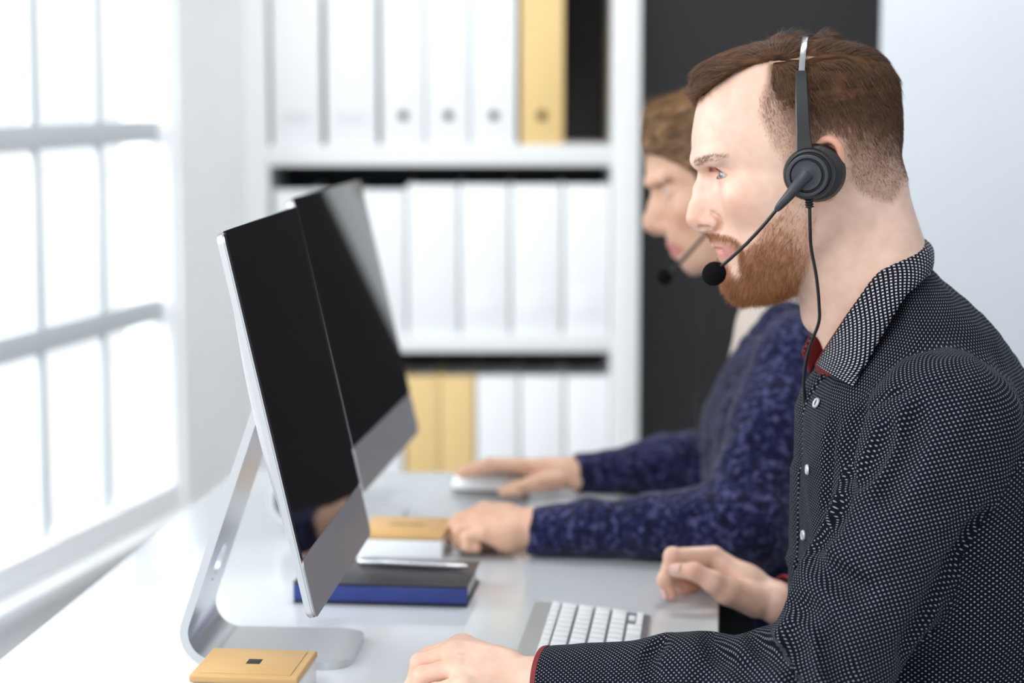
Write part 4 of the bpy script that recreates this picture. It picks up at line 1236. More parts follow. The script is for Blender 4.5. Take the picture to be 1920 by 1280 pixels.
    th = (th + streak - band) * sstep(0.25, 1.0, hmask) * (1 - groove)
    fh.f = np.minimum(base_d - (th - 0.0022 * (1 - hmask) - 0.0009).reshape(base_d.shape).astype(np.float32), 1)
    cv, cq = fh.mesh()
    nx, ny = near_px(H, cv)
    keep = (inside(nx, ny, HAIR, 3) > 0.2)[cq].all(1) & (cv[cq][:, :, 2].mean(1) > 0.012)
    cq2 = cq[keep]
    me = np_mesh('hair', toL(cv), cq2)
    rvn = vnoise(cv * np.array([0.3, 1.0, 1.0]), 300, 9)
    set_color(me, 'tint', np.stack([np.clip(rvn * 0.55, 0, 1)] * 3, 1))
    mcap = hair_mat('auburn_hair_mass', srgb(42, 29, 22), srgb(140, 100, 72), 0.85)
    mcap.node_tree.nodes['Principled BSDF'].inputs['Specular IOR Level'].default_value = 0.08
    hair = link('hair', me, mcap, man); hair['label'] = 'short auburn hair with a side parting'
    cn = vnormals(cv, cq)
    def sample_cap(n, seed, dens):
        r = np.random.RandomState(seed)
        cen = cv[cq2].mean(1); cx, cy = near_px(H, cen)
        area = np.linalg.norm(np.cross(cv[cq2[:, 2]] - cv[cq2[:, 0]], cv[cq2[:, 3]] - cv[cq2[:, 1]]), axis=1)
        w = area * dens(cx, cy, cen); w /= w.sum()
        f = r.choice(len(cq2), n, p=w)
        a, b = r.rand(n, 1), r.rand(n, 1)
        c = cv[cq2[f]]; p = (c[:, 0] * (1 - a) + c[:, 1] * a) * (1 - b) + (c[:, 3] * (1 - a) + c[:, 2] * a) * b
        nn = cn[cq2[f]].mean(1); nn /= np.linalg.norm(nn, axis=1)[:, None]
        qx, qy = near_px(H, p)
        return p, nn, qx, qy
    part_y = lambda x_: np.interp(x_, PART[:, 0], PART[:, 1], left=120, right=108)
    p, nn, qx, qy = sample_cap(24000, 7, lambda cx, cy, cen: sstep(262, 200, cy) * (1 - np.exp(-((cx - 1508) / 10) ** 2) * sstep(150, 120, cy)) * np.where((cen[:, 1] > 0.0), 1.0, 0.55))
    above = (qy < part_y(qx)) | (p[:, 1] < 0) | (qx < 1428)
    fr = sstep(1500, 1400, qx)
    dirs = np.zeros_like(p)
    # above the parting: swept over the crown, forward at the front
    dirs[:, 0] = np.where(above, 0.9 * fr - 0.75 * (1 - fr), -0.45 - 0.25 * sstep(1480, 1650, qx))
    dirs[:, 1] = np.where(above, -0.75, 0.0)
    dirs[:, 2] = np.where(above, 0.15, -0.9)
    edge = sstep(1375, 1320, qx) * above
    dirs = dirs * (1 - edge[:, None]) + np.array([0.95, -0.12, -0.55]) * edge[:, None]
    low = above & (p[:, 1] > 0) & (qx < 1430)
    dirs[low] = dirs[low] * 0.45 + np.array([0.9, -0.1, -0.25]) * 0.55
    far = p[:, 1] < -0.03
    dirs[far, 2] = -0.8; dirs[far, 1] = 0
    jt = rs.randn(len(p), 3) * 0.10
    dirs = dirs + jt
    dirs -= nn * np.sum(dirs * nn, 1)[:, None]; dirs /= np.linalg.norm(dirs, axis=1)[:, None]
    ln = np.interp(qy, [60, 110, 160, 210, 262], [0.026, 0.027, 0.020, 0.012, 0.007]) * (0.7 + 0.6 * rs.rand(len(p)))
    ln[~above] *= 0.8
    me = strand_mesh('hair_strands', toL(p - nn * 0.0008), dirs @ H.R.T, ln, 0.00010 + 0.00009 * rs.rand(len(p)), 5, 0.03, 0.0, nn @ H.R.T, 0.05, 5, bend=-(nn @ H.R.T) * (ln / 5 / 0.066)[:, None])
    o = link('hair_strands', me, mh, hair); o['kind'] = 'stuff'
    # clipped sides and nape
    def short_d(cx, cy, cen):
        h = inside(cx, cy, HAIR, 10)
        ear = inside(cx, cy, [(1526, 255), (1584, 252), (1588, 380), (1526, 380)], 5) * (cen[:, 1] != 0) * (np.abs(cen[:, 1]) > 0.079)
        return h * sstep(140, 210, cy) * (1 - ear) * np.interp(cy, [200, 260, 320, 360], [1, 0.8, 0.45, 0.3]) * np.where(cen[:, 1] > 0, 1, 0.6)
    p, nn, qx, qy = sample(short_d, 21000, 8)
    dirs = np.stack([-0.35 + 0 * qx, 0 * qx, -1 + 0 * qx], 1) + rs.randn(len(p), 3) * 0.25
    dirs -= nn * np.sum(dirs * nn, 1)[:, None]
    ln = np.interp(qy, [150, 200, 250, 300, 360], [0.009, 0.0075, 0.0048, 0.0028, 0.0020]) * (0.7 + 0.6 * rs.rand(len(p)))
    ln *= np.where(qx < 1500, 0.6, 1.0)
    rad = np.where(qx < 1500, 0.00005, 0.00008) * np.interp(qy, [200, 280], [1.5, 1.0])
    mt = hair_mat('fair_stubble', srgb(118, 84, 62), srgb(186, 146, 116), 0.6)
    tm = qx < 1500 + 12 * (rs.rand(len(p)) - 0.5)
    rr_ = rad * (0.8 + 0.5 * rs.rand(len(p)))
    for nm_, sel, mat_ in (('clipped_hair', ~tm, mh), ('temple_hair', tm, mt)):
        me = strand_mesh(nm_, toL(p[sel]), dirs[sel] @ H.R.T, ln[sel], rr_[sel], 2, 0.05, 0, nn[sel] @ H.R.T, 0.45, 6)
        o = link(nm_, me, mat_, hair); o['kind'] = 'stuff'
    # ---- beard, moustache, brows, lashes
    bm_ = lambda cx, cy, cen: np.maximum(inside(cx, cy, BEARD, 9) * (0.22 + 0.78 * sstep(395, 500, cy) * 1.0) * (0.12 + 0.88 * sstep(1528, 1465, cx)), 1.3 * inside(cx, cy, MOUST, 3)) * (1 - inside(cx, cy, [(1334, 452), (1386, 463), (1388, 468), (1372, 484), (1355, 490), (1342, 484)], 1.5))
    p, nn, qx, qy = sample(bm_, 17000, 11)
    mo = (qy < 455) & (qx < 1395)
    dirs = np.stack([np.where(mo, 0.05, 0.28), np.sign(p[:, 1]) * np.where(mo, 0.55, 0.0), np.where(mo, -0.8, -1.0)], 1) + rs.randn(len(p), 3) * 0.28
    dirs -= 0.8 * nn * np.sum(dirs * nn, 1)[:, None]
    ln = np.interp(qy, [380, 440, 500, 560], [0.005, 0.0075, 0.0095, 0.0105]) * (0.6 + 0.7 * rs.rand(len(p)))
    ln[mo] = 0.0058 * (0.7 + 0.5 * rs.rand(mo.sum()))
    me = strand_mesh('beard', toL(p), dirs @ H.R.T, ln, 0.00006 + 0.00006 * rs.rand(len(p)), 3, 0.12, 0.05, nn @ H.R.T, 0.38, 12)
    o = link('beard', me, mbd, man); o['kind'] = 'stuff'; o['label'] = 'short ginger beard and moustache'
    BROW = [(1299, 306), (1306, 297), (1330, 290), (1352, 290), (1368, 296), (1350, 299), (1328, 302), (1306, 312)]
    p, nn, qx, qy = sample(lambda cx, cy, cen: inside(cx, cy, BROW, 2.5) * np.interp(cx, [1295, 1330, 1370], [1, .8, .25]), 620, 13)
    dirs = np.stack([-0.6 + 0 * qx, np.sign(p[:, 1]) * 0.6, 0.35 + 0 * qx], 1) + rs.randn(len(p), 3) * 0.15
    dirs -= nn * np.sum(dirs * nn, 1)[:, None]
    me = strand_mesh('eyebrows', toL(p), dirs @ H.R.T, 0.0062 * (0.7 + 0.5 * rs.rand(len(p))), np.full(len(p), 0.00009), 3, 0.05, 0, nn @ H.R.T, 0.25, 14)
    o = link('eyebrows', me, mbr, man); o['kind'] = 'stuff'
    # lashes along the rim of the upper lid
    roots, dl = [], []
    for sg in (1, -1):
        c = P(1373, 327, 32); c[1] *= sg
        for t in np.linspace(-0.5, 1.2, 50):
            w = 1 - ((t - 0.22) / 1.05) ** 2
            for lid, ln_ in ((0.05 - 0.10 * (t - 0.22) + 0.29 * w, 0.0066), (0.05 - 0.10 * (t - 0.22) - 0.26 * w, 0.0028)):
                dv = np.array([math.cos(lid) * math.cos(t), sg * math.cos(lid) * math.sin(t), math.sin(lid)])
                roots.append(c + dv * 0.0146); up = 0.12 if ln_ > 0.005 else -0.55; ln_ *= 0.45 + 0.55 * min(1, max(0, (t + 0.5) / 0.9))
                dl.append((dv + np.array([0.15, 0, up]), ln_))
    roots = np.array(roots); dd = np.array([a for a, b in dl]); ll = np.array([b for a, b in dl])
    me = strand_mesh('eyelashes', toL(roots), dd @ H.R.T, ll, np.full(len(ll), 0.00007), 3, 0.03, 0, None, 0, 15)
    o = link('eyelashes', me, hair_mat('dark_lashes', srgb(40, 28, 22), srgb(70, 48, 36), 0.5), man); o['kind'] = 'stuff'
    return dict(man=man, org=org, toL=toL, P=P, W=W, toH=toH, arms=(sl_, el, wl, sr_, er, wr), headfield=headfield, base_d=T)
MAN = build_man()

# ---- the man's clothes
def build_shirt():
    H = HM; man, org, toL, P, W = (MAN[k] for k in ('man', 'org', 'toL', 'P', 'W'))
    sl_, el, wl, sr_, er, wr = MAN['arms']
    fd = Field((-0.345, -0.31, -0.66), (0.292, 0.325, -0.09), 0.0036)
    T = [(497, 1668, 1738, 1704, 28), (520, 1645, 1768, 1705, 58), (575, 1636, 1830, 1715, 98), (630, 1602, 1880, 1722, 134), (685, 1556, 1922, 1730, 166), (720, 1527, 1944, 1735, 182), (755, 1513, 1962, 1740, 194),
         (800, 1509, 1985, 1748, 203), (900, 1507, 2008, 1760, 209), (1050, 1505, 2018, 1765, 203), (1250, 1501, 2018, 1765, 198), (1520, 1496, 2010, 1765, 196)]
    fd.f = loft_field(fd, H, T, ([497, 600, 680, 740, 820, 900], [1.55, 1.5, 1.55, 1.75, 2.1, 2.25]), 2.4)
    torso = fd.f.copy()
    cuff_l = wl + (el - wl) * 0.005
    mid_l = el * 0.52 + wl * 0.48
    X, Y, Zz = fd.ax[0][:, None, None], fd.ax[1][None, :, None], fd.ax[2][None, None, :]
    ua = sl_ * 0.45 + el * 0.55
    armL = [(sl_, .070), (ua, .0605), (el, .0600), (mid_l, .0500), (cuff_l, .0375)]
    cuff_r = wr + (er - wr) * 0.01
    armR = [(sr_, .068), (er, .056), (cuff_r, .0335)]
    dL = np.full(fd.f.shape, 9, np.float32); dR = dL.copy()
    for ch, dd in ((armL, dL), (armR, dR)):
        for (a, ra), (b, rb) in zip(ch[:-1], ch[1:]): dd[:] = smin(dd, cone_d(X, Y, Zz, np.asarray(a), np.asarray(b), ra, rb), 0.02)
    # flat sleeve ends at the cuffs
    for dd, c, e in ((dL, cuff_l, mid_l), (dR, cuff_r, er)):
        n = (c - e) / np.linalg.norm(c - e)
        pl = (X - c[0]) * n[0] + (Y - c[1]) * n[1] + (Zz - c[2]) * n[2]
        dd[:] = np.maximum(dd, pl)
    fd.f = smin(fd.f, dL, 0.034); fd.f = smin(fd.f, dR, 0.034)
    # soft drapery, finer around the elbow and the armpit
    G3 = np.stack(np.broadcast_arrays(X, Y, Zz), -1).reshape(-1, 3)
    shell = np.abs(fd.f.ravel()) < 0.03
    g = G3[shell]
    axf = (wl - el) / np.linalg.norm(wl - el)
    n1 = (vnoise(g, 14, 2) - 0.5) * 0.008 + (vnoise(g * np.array([1.7, 1, 0.8]) + (g @ np.array([0.5, 0.3, 0.9]))[:, None] * 0.8, 34, 5) - 0.5) * 0.0042
    t_f = np.clip(((g - el) @ axf) / np.linalg.norm(wl - el), 0, 1)
    onf = dL.ravel()[shell] < 0.02
    s_along = (g - el) @ axf
    ring = np.sin(s_along * 150 + 3.0 * vnoise(g, 22, 8)) * 0.0024 * np.exp(-((s_along - 0.055) / 0.06) ** 2) * onf
    fl = fd.f.ravel(); fl[shell] += (n1 * (1 - 0.6 * t_f * onf) + ring).astype(np.float32); fd.f = fl.reshape(fd.f.shape)
    def crease(pts, r=0.0035, k=0.010, add=False, sink=0.0):
        P3 = spline(np.array([(a, b, 0) for a, b in pts], float), 14)
        hits = [surf_hit(fd, H, a, b, 1.70, 2.3) for a, b, _ in P3]
        hits = [h for h in hits if h is not None]
        for a, b in zip(hits[:-1], hits[1:]):
            if np.linalg.norm(a - b) < 0.05: fd.cone(a, b, r, r, k, cut=not add)
    crease([(1604, 769), (1591, 823), (1581, 877), (1574, 950)], 0.006, 0.018)
    crease([(1574, 950), (1547, 991), (1520, 1018)], 0.006, 0.016)
    crease([(1560, 790), (1553, 860), (1548, 940)], 0.003, 0.012)
    crease([(1705, 727), (1650, 752), (1608, 783)], 0.0015, 0.006)
    crease([(1705, 727), (1760, 718), (1815, 735), (1850, 790)], 0.0012, 0.005)
    crease([(1520, 1045), (1574, 1085), (1625, 1108)], 0.004, 0.014)
    crease([(1660, 800), (1640, 850), (1610, 900)], 0.003, 0.016)
    crease([(1720, 770), (1700, 850), (1660, 930)], 0.003, 0.018)
    crease([(1554, 1216), (1568, 1240), (1585, 1272)], 0.006, 0.014)
    crease([(1470, 1120), (1520, 1150), (1560, 1200)], 0.004, 0.014)
    crease([(1480, 1180), (1500, 1230), (1500, 1280)], 0.004, 0.014)
    crease([(1240, 1200), (1215, 1235), (1228, 1285)], 0.004, 0.010)
    crease([(1330, 1178), (1345, 1225), (1400, 1262)], 0.003, 0.012)
    crease([(1400, 1165), (1430, 1215), (1470, 1240)], 0.003, 0.012)
    crease([(1840, 980), (1780, 1080), (1700, 1220)], 0.006, 0.018)
    # open the neck
    fd.chain_ = None
    for a_, b_, ra_, rb_ in ((P(1615, 480), P(1655, 640), 0.049, 0.050), (P(1585, 560), P(1630, 660), 0.044, 0.038)): fd.cone(a_, b_, ra_, rb_, 0.004, cut=True)
    v, q = fd.mesh(); v = relax(v, q, 1, 0.4)
    # leave the sleeve ends and the neck hole open
    # cloth coordinates by the panel each face belongs to
    cen = v[q].mean(1)
    idx = np.clip(np.round((cen - fd.lo) / fd.h).astype(int), 0, fd.n - 1)
    tL, tR, tT = [d[idx[:, 0], idx[:, 1], idx[:, 2]] for d in (dL, dR, torso)]
    # flat cap faces at cuffs are removed
    nL = (cuff_l - mid_l) / np.linalg.norm(cuff_l - mid_l); nR = (cuff_r - er) / np.linalg.norm(cuff_r - er)
    fn = np.cross(v[q[:, 2]] - v[q[:, 0]], v[q[:, 3]] - v[q[:, 1]]); fn /= np.linalg.norm(fn, axis=1)[:, None] + 1e-12
    dl_ = np.linalg.norm(cen - cuff_l, axis=1); dr_ = np.linalg.norm(cen - cuff_r, axis=1)
    keep = ~(((dl_ < 0.034) & (np.abs(fn @ nL) > 0.6)) | ((dr_ < 0.030) & (np.abs(fn @ nR) > 0.6)))
    q, cen, tL, tR, tT = q[keep], cen[keep], tL[keep], tR[keep], tT[keep]
    def arm_uv(pts, ch, seam):
        uvs = np.zeros((len(pts), 2)); best = np.full(len(pts), 1e9); s0 = 0
        for (a, ra), (b, rb) in zip(ch[:-1], ch[1:]):
            a, b = np.asarray(a), np.asarray(b); ab = b - a; L = np.linalg.norm(ab); ab /= L
            t = np.clip((pts - a) @ ab, 0, L); dvec = pts - a - t[:, None] * ab
            d = np.linalg.norm(dvec, axis=1)
            e1 = seam - ab * (seam @ ab); e1 /= np.linalg.norm(e1); e2 = np.cross(ab, e1)
            ang = np.arctan2(dvec @ e2, dvec @ e1)
            m = d < best
            uvs[m, 0] = (ang * 0.056)[m]; uvs[m, 1] = (s0 + (pts - a) @ ab)[m]; best = np.minimum(best, d); s0 += L
        return uvs
    cw = (H.px - 1745) * H.s
    P4 = v[q].reshape(-1, 3)
    uT = np.stack([np.arctan2(P4[:, 1], P4[:, 0] - cw) * 0.155, P4[:, 2]], 1)
    sm_ = np.array([-0.3, -1.0, 0.1])
    uL = arm_uv(P4, [(sl_, 0), (el, 0), (wl, 0)], sm_); uR = arm_uv(P4, armR, sm_)
    which = np.argmin(np.stack([tT, tL, tR], 1), 1).repeat(4)
    uv = np.where(which[:, None] == 0, uT, np.where(which[:, None] == 1, uL, uR))
    # keep each face on one side of the wrap seam
    u4 = uv[:, 0].reshape(-1, 4); per = np.where(which.reshape(-1, 4)[:, 0] == 0, 2 * math.pi * 0.155, 2 * math.pi * 0.056)[:, None]
    u4 = u4 - np.round((u4 - u4[:, :1]) / per) * per; uv[:, 0] = u4.ravel()
    me = np_mesh('shirt', toL(v), q); set_uv(me, uv)
    shirt = link('shirt', me, M['shirt'], man); shirt['label'] = 'black long-sleeved shirt with small pale dots'
    md = shirt.modifiers.new('cloth', 'SOLIDIFY'); md.thickness = 0.0012; md.offset = -1
    # ---- collar
    A = [(1713, 444, 0), (1700, 454, 25), (1668, 490, 50), (1636, 523, 62), (1612, 557, 65), (1589, 591, 62), (1568, 625, 53), (1550, 655, 40), (1534, 684, 24)]
    B = [(1739, 492, 0), (1741, 507, 35), (1723, 530, 68), (1699, 553, 84), (1682, 580, 91), (1664, 613, 92), (1644, 649, 87), (1622, 690, 76), (1601, 725, 60)]
    PA = np.array([P(*a) for a in A])
    PB = []
    for b in B:                                            # the leaf lies on the shoulder cloth
        p0 = P(*b); h = surf_hit(fd, H, b[0], b[1], 1.75, 2.12) if b[2] > 40 else None
        PB.append(p0 if h is None or h[1] < p0[1] else h + np.array([0.0, 0.0045, 0.001]))
    PB = np.array(PB)
    PA = spline(PA, 34); PB = spline(PB, 34)
    flip = np.array([1, -1, 1.0])
    PA = np.concatenate([(PA * flip)[::-1], PA[1:]]); PB = np.concatenate([(PB * flip)[::-1], PB[1:]])
    n = len(PA); m = 9
    # the far side stands a little open at the throat
    op = sstep(20, 0, np.arange(n))[:, None]
    PA = PA + op * np.array([0.013, -0.004, 0.006]); PB = PB + op * np.array([0.013, -0.010, 0.004])
    arc = np.concatenate([[0], np.cumsum(np.linalg.norm(np.diff((PA + PB) / 2, axis=0), axis=1))])
    ctr = P(1630, 560)
    verts, uvs = [], []
    for i in range(n):
        a, b = PA[i], PB[i]; L = np.linalg.norm(b - a)
        out = (a + b) / 2 - (ctr + np.array([0, 0, ((a + b) / 2)[2] - ctr[2]])); out[2] = 0.25 * np.linalg.norm(out); out /= np.linalg.norm(out)
        for j in range(m):
            t = j / (m - 1)
            verts.append(a + (b - a) * t + out * (0.008 * math.sin(math.pi * t) ** 0.8 + 0.0035))
            uvs.append((arc[i], t * L))
    verts = np.array(verts); uvs = np.array(uvs)
    i, j = np.meshgrid(np.arange(n - 1), np.arange(m - 1), indexing='ij'); a0 = (i * m + j).ravel()
    Q = np.stack([a0, a0 + m, a0 + m + 1, a0 + 1], 1)
    me = np_mesh('collar', toL(verts), Q); set_uv(me, uvs[Q.ravel()])
    col = link('collar', me, M['collar'], shirt); col['label'] = 'folded collar with tiny white crosses'
    md = col.modifiers.new('cloth', 'SOLIDIFY'); md.thickness = 0.002; md.offset = 0
    # collar stand with the red lining, inside the fold and around the neck
    verts = []
    for i in range(n):
        a, b = PA[i], PB[i]
        inn = ctr - a; inn[2] = 0; inn /= np.linalg.norm(inn)
        fr_ = min(i, n - 1 - i) / (n / 2)
        dn = np.array([-0.012, 0, -0.034]) * (0.75 + 0.25 * fr_)
        for t in np.linspace(0, 1, 6):
            verts.append(a + dn * t - inn * (0.0030 * (1 - t) + 0.003 * t) + np.array([0, 0, 0.001]))
    verts = np.array(verts); m2 = 6
    i, j = np.meshgrid(np.arange(n - 1), np.arange(m2 - 1), indexing='ij'); a0 = (i * m2 + j).ravel()
    me = np_mesh('collar_lining', toL(verts), np.stack([a0, a0 + 1, a0 + m2 + 1, a0 + m2], 1))
    o = link('collar_lining', me, M['red_lining'], shirt); o['label'] = 'dark red collar lining'
    o.modifiers.new('cloth', 'SOLIDIFY').thickness = 0.0012
    # ---- front edge with red piping, and the buttons
    fp = []
    for py in np.linspace(690, 1180, 26):
        z = (H.py - py) * H.s
        row = [fd.f[k, int(round((0 - fd.lo[1]) / fd.h)), int(round((z - fd.lo[2]) / fd.h))] for k in range(fd.n[0])]
        k = np.where(np.array(row) < 0)[0]
        if len(k): fp.append((fd.lo[0] + fd.h * (k.max() + 0.6) + 0.0030, -0.001, z))
    fp = np.array(fp)
    tube('front_piping', toL(fp), 0.0023, M['red_lining'], shirt, 8)
    pl = [f + np.array([-0.001 - 0.0, 0.0, 0]) for f in fp]
    pv, pu = [], []
    for k, f in enumerate(fp):
        for jj, (du, df) in enumerate(((0.0, 0.0015), (0.010, 0.0005), (0.020, -0.0022), (0.030, -0.0062), (0.0335, -0.0098))):
            pv.append(f + np.array([df, du + 0.002, 0])); pu.append((du, f[2]))
    pv = np.array(pv); pu = np.array(pu); i, j = np.meshgrid(np.arange(len(fp) - 1), np.arange(4), indexing='ij'); a0 = (i * 5 + j).ravel()
    Qp = np.stack([a0, a0 + 1, a0 + 6, a0 + 5], 1)
    me = np_mesh('placket', toL(pv), Qp); set_uv(me, pu[Qp.ravel()])
    o = link('placket', me, M['shirt'], shirt); o.modifiers.new('cloth', 'SOLIDIFY').thickness = 0.0015
    bt = lathe_mesh('button', [(0.0001, 0.0012), (0.0028, 0.0010), (0.0036, 0.0022), (0.0046, 0.0024), (0.0052, 0.0014), (0.0052, 0.0)], 24)
    for (bx_, by_) in ((1535, 757), (1519, 880), (1511, 1003)):
        h = surf_hit(fd, H, bx_, by_, 1.8, 2.15)
        if h is None:
            f0 = fp[np.argmin(np.abs(fp[:, 2] - (H.py - by_) * H.s))]; h = f0 + np.array([-0.003, 0.021, 0])
        ii = np.clip(np.round((h - fd.lo) / fd.h).astype(int), 2, fd.n - 3)
        nrm = np.array([fd.f[tuple(ii + 2 * e)] - fd.f[tuple(ii - 2 * e)] for e in np.eye(3, dtype=int)]); nrm /= np.linalg.norm(nrm)
        o = link('button', bt, M['button'], shirt)
        o.location = toL((h + nrm * 0.0022)[None])[0]
        o.rotation_euler = Vector(H.R @ nrm).to_track_quat('Z', 'Y').to_euler()
        rim = lathe_mesh('button_center', [(0.0001, 0.0016), (0.0031, 0.0015)], 16)
        link('button_center', rim, M['plastic_black'], o)
    # ---- red-edged cuffs
    for c, ax, r in ((cuff_l, nL, 0.0372), (cuff_r, nR, 0.0328)):
        e1 = np.cross(ax, [0, 0, 1.0]); e1 /= np.linalg.norm(e1); e2 = np.cross(ax, e1)
        vs = []
        nn_ = 56
        prof = [(r - 0.0040, -0.012), (r - 0.0016, 0.0), (r - 0.0006, 0.0022), (r + 0.0006, 0.0022), (r + 0.0012, 0.0), (r + 0.0010, -0.003)]
        for (rr, hh) in prof:
            for k in range(nn_):
                t = 2 * math.pi * k / nn_; vs.append(c + ax * hh + (e1 * math.cos(t) + e2 * math.sin(t)) * rr)
        i, j = np.meshgrid(np.arange(len(prof) - 1), np.arange(nn_), indexing='ij'); a0 = (i * nn_ + j).ravel(); b0 = (i * nn_ + (j + 1) % nn_).ravel()
        o = link('cuff_edge', np_mesh('cuff_edge', toL(np.array(vs)), np.stack([a0, b0, b0 + nn_, a0 + nn_], 1)), M['red_lining'], shirt); o['label'] = 'dark red cuff edge'
    # ---- trousers on the seat, below the picture
    ft = Field((-0.36, -0.30, -1.30), (0.36, 0.30, -0.58), 0.012)
    hipc = P(1765, 1560)
    for sg in (1, -1):
        hip = hipc + np.array([0.0, 0.10 * sg, -0.03]); knee = hip + np.array([0.43, 0.06 * sg, 0.02]); ank = knee + np.array([0.02, 0, -0.50])
        ft.cone(hip, knee, 0.095, 0.066, 0.03); ft.cone(knee, ank, 0.064, 0.048, 0.02)
    ft.ell(hipc + np.array([0, 0, 0.02]), (0.135, 0.185, 0.12), 0.05)
    tv, tq = ft.mesh()
    link('trousers', np_mesh('trousers', toL(tv), tq), M['trousers'], man)
    return shirt
build_shirt()

# ------------------------------------------------------------------ the man's headset
def build_headset():
    H = HM; P = MAN['P']
    cup = P(1522, 327, 100)
    org = H.w(cup) - np.array([0, 0, 0.03])
    r = root('headset', org, 'black call-centre headset with a foam microphone on the bearded man', 'headset', 'headsets')
    toL = lambda v: H.w(np.asarray(v)) - org
    def disc(name, prof, c, mat, parent, n=40):
        me = lathe_mesh(name, prof, n)
        o = link(name, me, M[mat], parent)
        o.location = toL(np.asarray(c)[None])[0] - (0 if parent is r else 0)
        ax = H.R @ np.array([0.10, 1.0, 0.02])
        o.rotation_euler = Vector(ax).to_track_quat('Z', 'Y').to_euler()
        return o
    disc('ear_cushion', [(0.0001, -0.010), (0.0200, -0.010), (0.0262, -0.0065), (0.0285, 0.0), (0.0262, 0.0065), (0.020, 0.009), (0.0001, 0.009)], P(1531, 324, 93), 'leatherette', r)
    disc('ear_cup', [(0.0001, -0.006), (0.0225, -0.006), (0.0250, -0.003), (0.0252, 0.004), (0.0238, 0.0066), (0.0215, 0.0072), (0.0205, 0.0062), (0.0198, 0.0062), (0.0185, 0.0074), (0.0001, 0.0074)], P(1518, 326, 106), 'plastic_black', r)
    disc('ear_cup_ring', [(0.0200, 0.0), (0.0202, 0.0030), (0.0188, 0.0036), (0.0168, 0.0034), (0.0162, 0.0020), (0.0160, 0.0)], P(1514, 329, 113), 'plastic_grey', r)
    disc('boom_hub', [(0.0150, -0.002), (0.0152, 0.0022), (0.0140, 0.0040), (0.0095, 0.0034), (0.0060, 0.0048), (0.0001, 0.0055)], P(1513, 329, 114), 'plastic_grey', r)
    # boom arm: tapered lever, thin stalk, foam ball
    hub = P(1508, 330, 120)
    lever = [P(1512, 326, 119), P(1500, 341, 121), P(1480, 366, 118), P(1464, 384, 112), P(1456, 393, 108)]
    tube('boom_lever', toL(spline(lever, 16)), np.interp(np.linspace(0, 1, 16), [0, .2, .6, .9, 1], [.0075, .0062, .0047, .0034, .0026]), M['plastic_grey'], r, 14)
    stalk = [P(1456, 393, 108), P(1430, 424, 98), P(1404, 452, 86), P(1396, 460, 82), P(1370, 484, 70), P(1350, 501, 60)]
    tube('boom_stalk', toL(spline(stalk, 30)), 0.0018, M['plastic_black'], r, 10)
    fc = P(1339, 513, 55); ax = P(1350, 502, 60) - fc; ax /= np.linalg.norm(ax)
    prof = [(0.0118 * math.sin(t) ** 0.9 + 0.00005, -0.0125 * math.cos(t)) for t in np.linspace(0, math.pi, 18)]
    me = lathe_mesh('microphone_foam', prof, 28)
    o = link('microphone_foam', me, M['foam'], r); o.location = toL(fc[None])[0]; o.rotation_euler = Vector(H.R @ ax).to_track_quat('Z', 'Y').to_euler()
    # slider arm and steel band over the crown
    pts = [(1509, 290, 104), (1507, 262, 101), (1505, 225, 98), (1503.5, 185, 93), (1503, 155, 87), (1503, 136, 82)]
    Pp = spline([P(*a) for a in pts], 18); wd = np.interp(np.linspace(0, 1, 18), [0, .3, 1], [0.0170, 0.0138, 0.0112])
    outv = np.gradient(Pp, axis=0); outv = np.cross(outv, [1.0, 0, 0]); outv *= np.sign(outv[:, 1])[:, None]
    Fw = H.R @ np.array([1.0, 0, 0])
    link('slider_arm', strip_mesh('slider_arm', toL(Pp), Fw, wd, 0.0042, outv @ H.R.T), M['plastic_black'], r)
    top = [(1503, 138, 84), (1504, 118, 74), (1506, 98, 59), (1508, 83, 40), (1509, 73, 19), (1510, 70, 0)]
    T_ = np.array([P(*a) for a in top])
    half = spline(T_, 18); band = np.concatenate([half, (half * np.array([1, -1, 1]))[::-1][1:]])
    ov = np.gradient(band, axis=0); ov = np.cross([1.0, 0, 0], ov); ov[:] *= np.where(np.sum(ov * (band - np.array([0, 0, 0.03])), 1) < 0, -1, 1)[:, None]
    link('head_band', strip_mesh('head_band', toL(band), Fw, np.full(len(band), 0.0058), 0.0012, ov @ H.R.T), M['steel'], r)
    pts = [(x, y, l) for x, y, l in top[:1]]
    far = Pp * np.array([1, -1, 1]); link('slider_arm', strip_mesh('slider_arm', toL(far), Fw, wd, 0.0042, (outv * np.array([1, -1, 1])) @ H.R.T), M['plastic_black'], r)
    disc('temple_pad', [(0.0001, -0.006), (0.018, -0.006), (0.021, 0.0), (0.018, 0.006), (0.0001, 0.006)], P(1509, 290, 98) * np.array([1, -1, 1]), 'leatherette', r)
    # strain relief and cable down the chest
    st = [P(1516, 369, 107), P(1518, 388, 106)]
    sp_ = [st[0] + (st[1] - st[0]) * t for t in np.linspace(0, 1, 13)]
    tube('strain_relief', toL(sp_), [0.0034 if k % 3 else 0.0046 for k in range(13)], M['plastic_black'], r, 12)
    cab = [P(1518, 386, 106), P(1519, 430, 98), P(1521, 465, 88), P(1531, 520, 78), P(1536, 575, 68), P(1535, 605, 62), P(1520, 645, 50), P(1511, 680, 40), P(1507, 715, 34), P(1508, 760, 28), P(1510, 830, 24), P(1508, 930, 20)]
    tube('cable', toL(spline(cab, 60)), 0.0017, M['plastic_black'], r, 8)
    return r
build_headset()

